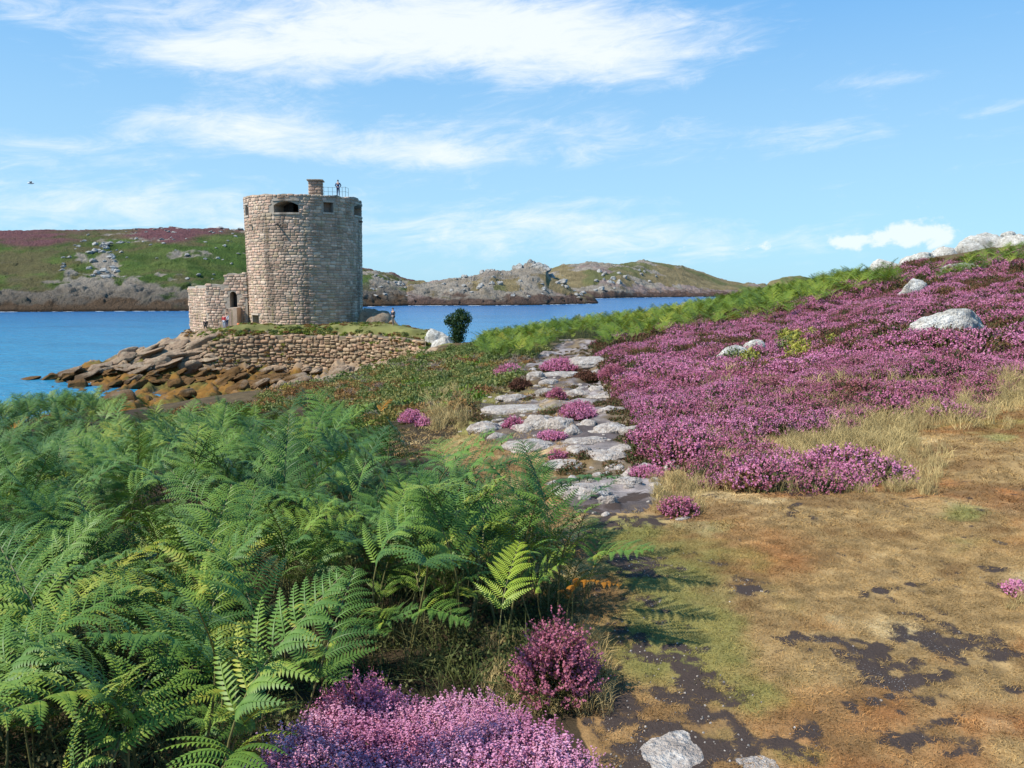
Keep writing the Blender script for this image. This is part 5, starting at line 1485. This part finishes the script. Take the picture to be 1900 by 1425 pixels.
# foreground heather
M_BEL = M_FLOWN
def bellheather(seed, n, R_, H_):
    """close heather: sprigs of small three sided bells"""
    r = np.random.default_rng(seed); V = []; Fc = []
    a = r.uniform(0, 6.283, n); q = np.sqrt(r.uniform(0, 1, n)); b0 = np.stack([np.cos(a) * q * R_, np.sin(a) * q * R_, H_ * (1 - q ** 2) * r.uniform(.8, 1.05, n)], 1)
    d = np.stack([np.cos(a) * q * .4, np.sin(a) * q * .4, np.ones(n)], 1) + r.normal(size=(n, 3)) * .35; d /= np.linalg.norm(d, axis=1)[:, None]
    nb = 13; t_ = np.arange(nb) / nb; ln = r.uniform(.05, .10, n)
    c_ = (b0[:, None] + d[:, None] * (ln[:, None, None] * t_[None, :, None])).reshape(-1, 3)
    sd_ = rvec(r, len(c_)); dd = np.repeat(d, nb, 0); out = np.cross(dd, sd_); out /= np.linalg.norm(out, axis=1)[:, None] + 1e-9
    s = r.uniform(.0030, .0046, len(c_))[:, None]
    tip = c_ + out * s * 2.6 + dd * s * .3
    o2 = np.cross(dd, out)
    p0 = c_ + out * s * .3; p1 = c_ + out * s * 1.4 + o2 * s + dd * s * .6; p2 = c_ + out * s * 1.4 - o2 * s + dd * s * .6; p3 = c_ + out * s * 1.4 - dd * s * .9
    V = np.stack([p0, p1, p2, p3, tip], 1).reshape(-1, 3); k = np.arange(len(c_))[:, None] * 5
    F_ = np.concatenate([k + np.array([[0, 1, 2]]), k + np.array([[0, 2, 3]]), k + np.array([[0, 3, 1]]), k + np.array([[4, 2, 1]]), k + np.array([[4, 3, 2]]), k + np.array([[4, 1, 3]])])
    lc = (b0[:, None] + d[:, None] * (np.linspace(-.12, .03, 7)[None, :, None])).reshape(-1, 3) + r.normal(size=(n * 7, 3)) * .004
    u = rvec(r, len(lc)) * .006; w = rvec(r, len(lc)) * .0016
    LV, LF = quads(lc, u, w); LF3 = np.concatenate([LF[:, [0, 1, 2]], LF[:, [0, 2, 3]]])
    me = mesh_np('heather_sprigs', np.concatenate([V, LV]), np.concatenate([F_, LF3 + len(V)]), False)
    me.materials.append(M_BEL); me.materials.append(M_HLEAF)
    me.polygons.foreach_set('material_index', np.concatenate([np.zeros(len(F_)), np.ones(len(LF3))]).astype(np.int32)); return me
BH = [bellheather(300 + k, 46, .09, .05) for k in range(3)]
FH1 = [(570,1330),(640,1285),(760,1270),(900,1280),(1000,1330),(1075,1370),(1085,1440),(1080,1600),(380,1600),(480,1420)]
gx, gy = jitgrid(-1.6, .6, 1.4, 3.4, .075, rng); gz = hgt(gx, gy)
p1, q1 = proj(gx, gy, gz + .22); ok = inpoly(p1, q1, FH1)
gx, gy, gz = gx[ok], gy[ok], gz[ok]; n = len(gx)
dom = .12 + .05 * fbm(gx * 2.5, gy * 2.5, 0., 3, 8)
scatter('foreground_heather', np.stack([gx, gy, gz + dom - .02], 1), np.stack([rng.uniform(-.3, .3, n), rng.uniform(-.3, .3, n), rng.uniform(0, 6.28, n)], 1), rng.uniform(.8, 1.2, n), rng.integers(0, 3, n), BH, 'pale pink heather in full flower along the bottom edge in front of the ferns')
for k, (a, b, c_, d, lb) in enumerate([(975,1095,1165,1310,'tall straggling purple heather bush between the ferns and the path'),(590,720,1290,1400,'dark violet heather in the shade of the ferns')]):
    g = ground((a + b) / 2, d); w = (b - a) / F * g[1] / 2; h = (d - c_) / F * g[1]
    (fv, ff), (lv_, lf) = heather(400 + k, 420, w, h * .75, ln=.12, bells=16, bs=.0045, leaves=9, ls=.007, tilt=.9)
    rt_ = empty('heather_bush', (g[0], g[1] + .08, g[2])); tag(rt_, lb, 'heather', None)
    link('flowers', mesh_np('flowers', fv, ff, False), M_FLOW, rt_); link('foliage', mesh_np('foliage', lv_, lf, False), M_HLEAF, rt_)

# ------------------------------------------------------------------ scrub: bramble, gorse, dead twigs
M_SCR = leafmat('bramble_leaf', [(0, (.07, .10, .03)), (.4, (.13, .17, .04)), (.7, (.21, .22, .06)), (1, (.30, .22, .07))], .2, .6, .3, .3, .4)
M_SCO = leafmat('autumn_leaf', [(0, (.17, .08, .035)), (.5, (.28, .15, .05)), (1, (.2, .19, .05))], .2, .7, .2, .4, .5)
M_TWG = plain('dry_twigs', (.22, .17, .13), .9, .3, 9)
M_BRT = leafmat('bright_turf_leaf', [(0, (.16, .22, .03)), (.5, (.24, .28, .04)), (1, (.22, .17, .04))], .2, .6, .2, .8, .4)
SP_ = [leafclump('scrub_piece', 500, 420, .42, .38, .035, M_SCR), leafclump('scrub_piece', 501, 420, .46, .32, .03, M_SCR), leafclump('scrub_piece', 502, 360, .4, .3, .028, M_SCO), leafclump('scrub_piece', 503, 300, .36, .34, .05, M_TWG, .08), leafclump('scrub_piece', 504, 360, .36, .3, .03, M_FERNR)]
SCR = [(330,768),(300,752),(400,742),(470,735),(480,722),(560,702),(640,700),(700,668),(790,648),(850,640),(910,628),(960,630),(1010,640),(1040,645),(985,668),(960,700),(915,722),(880,735),(850,765),(830,800),(760,800),(680,765),(560,745)]
gx1, gy1 = jitgrid(-9, 2, 13, 30, .33, rng); gx2, gy2 = jitgrid(-14, 4, 30, 66, .5, rng); gx = np.concatenate([gx1, gx2]); gy = np.concatenate([gy1, gy2]); gz = hgt(gx, gy)
p1, q1 = proj(gx, gy, gz + .2); p0_, q0_ = proj(gx, gy, gz); ok = inpoly(p1, q1, SCR) & ~inpoly(p0_, q0_, PATHZ) & (gz > 3.2) & (q1 < 805)
gx, gy, gz = gx[ok], gy[ok], gz[ok]; n = len(gx)
nz = fbm(gx * .35, gy * .35, 0., 3, 33) + rng.normal(size=n) * .22
pick = np.select([nz < -.3, nz < -.02, nz < .22, nz < .36], [rng.integers(0, 2, n), np.where(rng.random(n) < .3, 4, 0), 2, 3], default=np.where(rng.random(n) < .6, 2, 1))
scatter('scrub', np.stack([gx, gy, gz - .08], 1), np.stack([rng.uniform(-.3, .3, n), rng.uniform(-.3, .3, n), rng.uniform(0, 6.28, n)], 1), rng.uniform(.45, 1.15, n) * np.where(gy > 30, 1.15, .8), pick, SP_, 'tangled bramble and dry scrub on the bank between the ferns and the path')
# bright cushions at the foot of the tower and on the wall top
pts = []
for (a, b, c_, d, n_) in [(378,480,612,632,70),(395,410,625,645,14),(430,490,615,628,60),(520,625,608,624,120),(600,780,618,632,70),(480,520,615,630,20),(560,600,640,655,24),(600,640,632,640,10),(745,800,628,650,30)]:
    for k in range(n_):
        g = ground(random.uniform(a, b), random.uniform(c_, d), 0.0, 60, 110)
        if g[1] > 95: continue
        pts.append(g)
for k in range(1900):
    x_ = TC.x + rng.uniform(-14, 20); y_ = rng.uniform(76, 97); z_ = float(hgt(x_, y_))
    if z_ > 3.9 and math.hypot(x_ - TC.x, y_ - TC.y) > 7.2 and vnoise(np.array([x_ * .5]), np.array([y_ * .5]), 0., 5)[0] > -.35: pts.append(np.array([x_, y_, z_ - .04]))
for k in range(260):
    u = random.uniform(0, WL); v = random.uniform(.2, 3.2)
    if whole(u, v) or vnoise(np.array([u * .35]), np.array([v * .9]), 0., 61)[0] < .1: continue
    q_, _, _, nn_ = wsurf(u, v); pts.append(np.array(q_ + nn_ * .05 - Vector((0, 0, .1))))
pts = np.array(pts); n = len(pts); SB = [leafclump('cushion_piece', 520 + k, 200, .4, .24, .05, m_) for k, m_ in enumerate((M_BRT, M_BRT, M_SCO, M_SCR))]
scatter('cliff_plants', pts, np.stack([np.zeros(n), np.zeros(n), rng.uniform(0, 6.28, n)], 1), np.where(rng.random(n) < .6, rng.uniform(.25, .6, n), rng.uniform(.5, 1.1, n)), rng.choice([0, 1, 2, 2, 3, 3], n), SB, 'bright green cushions of low plants at the foot of the tower')
# yellow gorse in the heather
pts = []
for (a, b, c_, d, n_) in [(1440,1505,632,676,26),(1350,1410,676,686,8),(1535,1555,642,650,3)]:
    for k in range(n_): pts.append(ground(random.gauss((a + b) / 2, (b - a) / 4.5), random.uniform(c_, d)))
pts = np.array(pts); n = len(pts); YG = [leafclump('gorse_piece', 530 + k, 160, .2, .2, .02, m_) for k, m_ in enumerate((leafmat('gorse_flower', [(0, (.24, .24, .04)), (1, (.42, .38, .06))], .2, .6), M_SCR))]
scatter('gorse', pts + np.array([0, 0, .12]), np.zeros((n, 3)), rng.uniform(.6, 1.3, n), rng.choice([0, 0, 1], n), YG, 'yellow green dwarf gorse in the middle of the heather')

# round dark bush by the white boulders
g = P(850, 640, 66); gz0 = float(hgt(g[0], g[1])); g = (g[0], g[1], gz0)
bush = empty('bush', g); tag(bush, 'dark green wind shaped bush standing beside the white boulders against the sea', 'bush')
tr = [tube((0, 0, -.2), (.1, 0, .9), .09, 7, .06), tube((.1, 0, .7), (-.4, .1, 1.5), .05, 6, .02), tube((.1, 0, .8), (.5, -.1, 1.7), .05, 6, .02), tube((.1, 0, .8), (.1, .3, 1.9), .05, 6, .02)]
link('trunk', mesh_py('trunk', *joinp(tr)), M_WOOD, bush)
topz = (P(850, 574, 66)[2] - g[2])
r = np.random.default_rng(77); cs = []
for (cx_, cz_, rx, rz_, n_) in [(0, .55, .62, .28, 1100), (-.25, .72, .5, .2, 700), (.25, .8, .5, .2, 800), (.1, .38, .55, .25, 700), (-.1, .22, .42, .2, 600), (.05, .1, .4, .14, 500), (-.5, .62, .3, .14, 300), (.55, .68, .28, .16, 300), (.1, .95, .3, .1, 200)]:
    a = rvec(r, n_); q = r.uniform(.35, 1, n_)[:, None]; lump = 1 + .35 * fbm(a[:, 0] * 3, a[:, 1] * 3, a[:, 2] * 3 + .3, 3, 12)[:, None]
    cs.append(a * q * lump * np.array([rx * 1.5, rx * 1.3, rz_ * topz]) + np.array([cx_ * 1.5, 0, cz_ * topz]))
cs = np.concatenate(cs); u = rvec(r, len(cs)) * .055; w = rvec(r, len(cs)) * .035
V, Fc = quads(cs, u, w); link('crown', mesh_np('crown', V, Fc, False), leafmat('bush_leaf', [(0, (.018, .045, .012)), (.5, (.03, .07, .016)), (1, (.07, .12, .03))], .2, .5, .3, 2.0, .8), bush)

# ------------------------------------------------------------------ turf
m, t = material('turf_blades')
at = t.new('ShaderNodeAttribute', attribute_name='tcol'); at.attribute_type = 'INSTANCER'
oi = t.new('ShaderNodeObjectInfo')
c = t.mix(1.0, at.outputs['Color'], t.mix(oi.outputs['Random'], (.8, .78, .72), (1.5, 1.45, 1.3)), 'MULTIPLY')
t.l.new(c, t.b.inputs['Base Color']); t.b.inputs['Roughness'].default_value = .8; t.b.inputs['Specular IOR Level'].default_value = .15
M_TURF = m
TB = [blades('turf_tuft', 600 + k, 34, .035, .018, .0011, M_TURF, .8) for k in range(4)]
gx1, gy1 = jitgrid(.2, 4.6, 2.1, 5.2, .036, rng); gx2, gy2 = jitgrid(-.5, 8, 5.2, 9.5, .075, rng); gx3, gy3 = jitgrid(-3, 3.5, 9.5, 22, .15, rng); gx4, gy4 = jitgrid(4, 13, 9, 13, .12, rng)
lv = np.concatenate([np.full(len(gx1), 1.0), np.full(len(gx2), 1.7), np.full(len(gx3), 3.0), np.full(len(gx4), 2.4)])
gx = np.concatenate([gx1, gx2, gx3, gx4]); gy = np.concatenate([gy1, gy2, gy3, gy4])
zb_ = hbase(gx, gy); p1, q1 = proj(gx, gy, zb_)
ok = (p1 > 500) & (p1 < 2050) & (q1 < 1500)
ok &= ~(inpoly(p1, q1, HEATH) & (rng.random(len(gx)) > .05))
gx, gy, lv, p1, q1 = gx[ok], gy[ok], lv[ok], p1[ok], q1[ok]; gz = hgt(gx, gy)
pf, qf = proj(gx, gy, gz + .7); sm_ = soilmask(p1, q1, gx, gy)
inpath = inpoly(p1, q1, PATHZ)
ok = ~(inpoly(pf, qf, FERN)) & (sm_ < .5 + .15 * rng.random(len(gx))) & ~(inpath & ((rng.random(len(gx)) < .5) | (p1 > 1060)) ) & ~((p1 < 840) & (gy > 12)) & ~((p1 > 985) & (p1 < 1200) & (q1 < 700)) & ~((p1 < 1090) & (gy < 3.6))
ok &= ~((p1 > 1195) & (p1 < 1330) & (q1 > 1352))
gx, gy, gz, lv, p1, q1 = gx[ok], gy[ok], gz[ok], lv[ok], p1[ok], q1[ok]; n = len(gx)
tcl = turfcol(p1, q1, gx, gy)
scatter('turf', np.stack([gx, gy, gz], 1), np.stack([np.zeros(n), np.zeros(n), rng.uniform(0, 6.28, n)], 1), lv * rng.uniform(.7, 1.3, n), rng.integers(0, 4, n), TB, 'short dry turf beside the path', tcol=tcl)
# taller bleached grass at the heather edge
TG = [blades('dry_grass_tuft', 620 + k, 30, .05, .16, .0016, M_TURF, .35) for k in range(3)]
pts = []
for (a, b, c_, d, n_) in [(1540,1700,775,835,260),(1700,1880,745,800,100),(1460,1600,815,850,90),(1280,1680,815,915,420),(1300,1850,700,790,160),(1640,1760,840,920,70),(1210,1300,890,950,60),(790,870,730,800,90),(1860,1920,700,760,90),(1080,1130,1180,1330,40),(900,1090,1180,1330,70),(1870,1905,1110,1135,6)]:
    qx = np.random.default_rng(n_ + a).uniform(a, b, n_); qy = np.random.default_rng(n_ + b).uniform(c_, d, n_)
    for k in range(n_): pts.append(ground(qx[k], qy[k], 0.0, 2.0, 40))
pts = np.array(pts); n = len(pts)
scatter('dry_grass', pts, np.stack([rng.uniform(-.2, .2, n), rng.uniform(-.2, .2, n), rng.uniform(0, 6.28, n)], 1), rng.uniform(.6, 1.3, n) * np.clip(pts[:, 1] / 8, .6, 2), rng.integers(0, 3, n), TG, 'tall bleached grass at the edge of the heather', tcol=np.tile([.42, .33, .16], (n, 1)) * rng.uniform(.6, 1.1, (n, 1)))
# grit on the bare soil
GR = []
for k in range(3):
    v, f = ICO[2]; vv = v * np.random.default_rng(k).uniform(.6, 1.1, (len(v), 1)) * .006; me = mesh_np('grit', vv, f, False); me.materials.append(M_PATH); GR.append(me)
gx = rng.uniform(.2, 3.6, 9000); gy = rng.uniform(2.0, 4.8, 9000); gz = hgt(gx, gy); p1, q1 = proj(gx, gy, gz)
ok = (soilmask(p1, q1, gx, gy) > .45) & (rng.random(9000) < np.where(p1 < 1420, .3, .02)); gx, gy, gz = gx[ok], gy[ok], gz[ok]; n = len(gx)
scatter('gravel', np.stack([gx, gy, gz], 1), rng.uniform(0, 6, (n, 3)), rng.uniform(.25, 1.0, n), rng.integers(0, 3, n), GR, 'fine pale grit on the bare dark soil of the path')

# ------------------------------------------------------------------ people
def skinmesh(name, verts, edges, radii, mat, root=0, sub=1):
    me = bpy.data.meshes.new(name); me.from_pydata(verts, edges, [])
    o = bpy.data.objects.new(name + '_tmp', me); COL.objects.link(o)
    md = o.modifiers.new('s', 'SKIN'); md.use_smooth_shade = True
    for i, rd in enumerate(radii):
        q = me.skin_vertices[0].data[i]; q.radius = rd if isinstance(rd, tuple) else (rd, rd); q.use_root = (i == root)
    s = o.modifiers.new('b', 'SUBSURF'); s.levels = sub; s.render_levels = sub
    dg = bpy.context.evaluated_depsgraph_get(); ev = o.evaluated_get(dg)
    out = bpy.data.meshes.new_from_object(ev); out.name = name
    bpy.data.objects.remove(o); out.materials.clear(); out.materials.append(mat); return out
SKIN = plain('skin', (.45, .27, .19), .6, .05)
def person(x_, y_, z_, rz, label, top, legs, hair, H=1.75, sit=False, stride=.0, elbow=.0, tcolr=None):
    k = H / 1.75
    if sit:
        hip = .45; kn = [(-.12, .42, .52), (.12, .42, .52)]; ft = [(-.13, .5, .05), (.13, .5, .05)]
    else:
        hip = .92; kn = [(-.1, .04 + stride * .5, .5), (.1, .04 - stride * .4, .5)]; ft = [(-.11, stride, .06), (.11, -stride, .06)]
    o_ = hip - .92
    J = [(0, 0, hip), (0, .01, hip + .28), (0, 0, hip + .50), (0, .02, hip + .60), (0, .03, hip + .68), (0, .03, hip + .78),
         (-.19, 0, hip + .48), (-.24 - elbow, .02 + elbow * .3, hip + .22), (-.2 + elbow * .6, .12 + elbow, hip + .02 + elbow * .9),
         (.19, 0, hip + .48), (.24 + elbow, .02 + elbow * .3, hip + .22), (.2 - elbow * .6, .12 + elbow, hip + .02 + elbow * .9),
         (-.09, 0, hip - .04), kn[0], ft[0], (ft[0][0], ft[0][1] + .17, .035), (.09, 0, hip - .04), kn[1], ft[1], (ft[1][0], ft[1][1] + .17, .035)]
    E = [(0, 1), (1, 2), (2, 3), (3, 4), (4, 5), (2, 6), (6, 7), (7, 8), (2, 9), (9, 10), (10, 11), (0, 12), (12, 13), (13, 14), (14, 15), (0, 16), (16, 17), (17, 18), (18, 19)]
    Rr = [(.15, .11), (.14, .10), (.15, .10), .05, .085, .08, .06, .045, .035, .06, .045, .035, .085, .06, .04, .035, .085, .06, .04, .035]
    J = [(a * k, b * k, c_ * k) for a, b, c_ in J]; Rr = [tuple(q * k for q in w) if isinstance(w, tuple) else w * k for w in Rr]
    body = link('person', skinmesh('person', J, E, Rr, SKIN), None, None, (x_, y_, z_), (0, 0, rz)); tag(body, label, 'person')
    ti = [0, 1, 2, 6, 7, 8, 9, 10, 11]; mp_ = {a: i for i, a in enumerate(ti)}
    g_ = 1.17
    link('jacket', skinmesh('jacket', [J[i] for i in ti], [(mp_[a], mp_[b]) for a, b in E if a in mp_ and b in mp_], [tuple(q * g_ for q in Rr[i]) if isinstance(Rr[i], tuple) else Rr[i] * 1.35 for i in ti], plain('jacket_cloth', top, .8, .15, 30)), None, body)
    ti = [0, 12, 13, 14, 16, 17, 18]; mp_ = {a: i for i, a in enumerate(ti)}
    link('trousers', skinmesh('trousers', [J[i] for i in ti], [(mp_[a], mp_[b]) for a, b in E if a in mp_ and b in mp_], [tuple(q * 1.1 for q in Rr[i]) if isinstance(Rr[i], tuple) else Rr[i] * 1.25 for i in ti], plain('trouser_cloth', legs, .8, .15, 30)), None, body)
    v, f = ICO[3]; vv = v * np.array([.088, .1, .075]) * k + np.array([0, .01, (hip + .80) * k]); vv = vv[:, :]
    link('hair', mesh_np('hair', vv, f, True), plain('hair', hair, .7, .2, 40), body)
    return body
q = P(629, 363, 94.0); pr = person(q[0], 93.6, 20.05, 0.0, 'person in a dark blue jacket leaning on the rail on top of the tower', (.02, .05, .16), (.02, .03, .09), (.03, .02, .02), 1.78, elbow=.09)
q = P(730, 622, 81); zq = float(hgt(q[0], q[1])); person(q[0], q[1], max(zq, q[2] - .3), 2.6, 'walker in a dark jacket and grey trousers on the wall right of the tower', (.03, .04, .06), (.12, .11, .10), (.04, .03, .03), 1.75, stride=.12)
for (qx, qy, yd, lb, tp, lg, rz, st_) in [(416.5, 608, 93.2, 'person in a red jacket and pale trousers at the foot of the steps', (.5, .03, .04), (.4, .42, .48), 2.8, False), (421.5, 607, 93.6, 'person in a white top and blue trousers beside the red jacket', (.75, .75, .78), (.06, .09, .2), 3.0, False), (382, 609, 94.2, 'person in black sitting against the forebuilding wall', (.015, .015, .015), (.02, .02, .02), 3.4, True)]:
    q = P(qx, qy, yd); zq = float(hgt(q[0], q[1])); person(q[0], q[1], max(zq, q[2] - .1), rz, lb, tp, lg, (.05, .03, .02), 1.7, sit=st_)
# orange bag on the grass by the tower
q = P(443, 611, 92.5); zq = max(float(hgt(q[0], q[1])), q[2] - .3); bag = empty('bag', (q[0], q[1], zq)); tag(bag, 'small orange bag lying on the grass below the tower doorway', 'bag')
MO = plain('orange_fabric', (.6, .16, .04), .7, .15, 30)
link('body', mesh_py('body', *box(.36, .22, .46, 0, 0, 0, .07), smooth=True), MO, bag); link('pocket', mesh_py('pocket', *box(.26, .1, .22, 0, -.15, .05, .04), smooth=True), MO, bag); link('strap', mesh_py('strap', *joinp([tube((-.08, 0, .44), (0, 0, .56), .02, 6), tube((0, 0, .56), (.08, 0, .44), .02, 6)])), M_DARK, bag)
# gull
q = P(57, 340, 60); v, f = ICO[3]; gb = link('gull', mesh_np('gull', v * np.array([.22, .07, .065]), f), plain('gull_white', (.75, .75, .75), .7, .05), None, q, (0, 0, .5)); tag(gb, 'small gull gliding high over the far hill at the left', 'bird')
for s in (1, -1):
    vw = [(.08, 0, .03), (-.08, 0, .03), (-.06, s * .3, .12), (.1, s * .3, .12), (-.1, s * .62, .06), (.0, s * .62, .06)]; vv = vw + [(a, b, c_ - .012) for a, b, c_ in vw]
    ff = [(0, 1, 2, 3), (3, 2, 4, 5), (7, 6, 9, 8), (8, 9, 11, 10), (0, 3, 9, 6), (3, 5, 11, 9), (5, 4, 10, 11), (4, 2, 8, 10), (2, 1, 7, 8)]
    link('wing', mesh_py('wing', vv, ff), plain('gull_grey', (.4, .42, .44), .7, .05), gb)
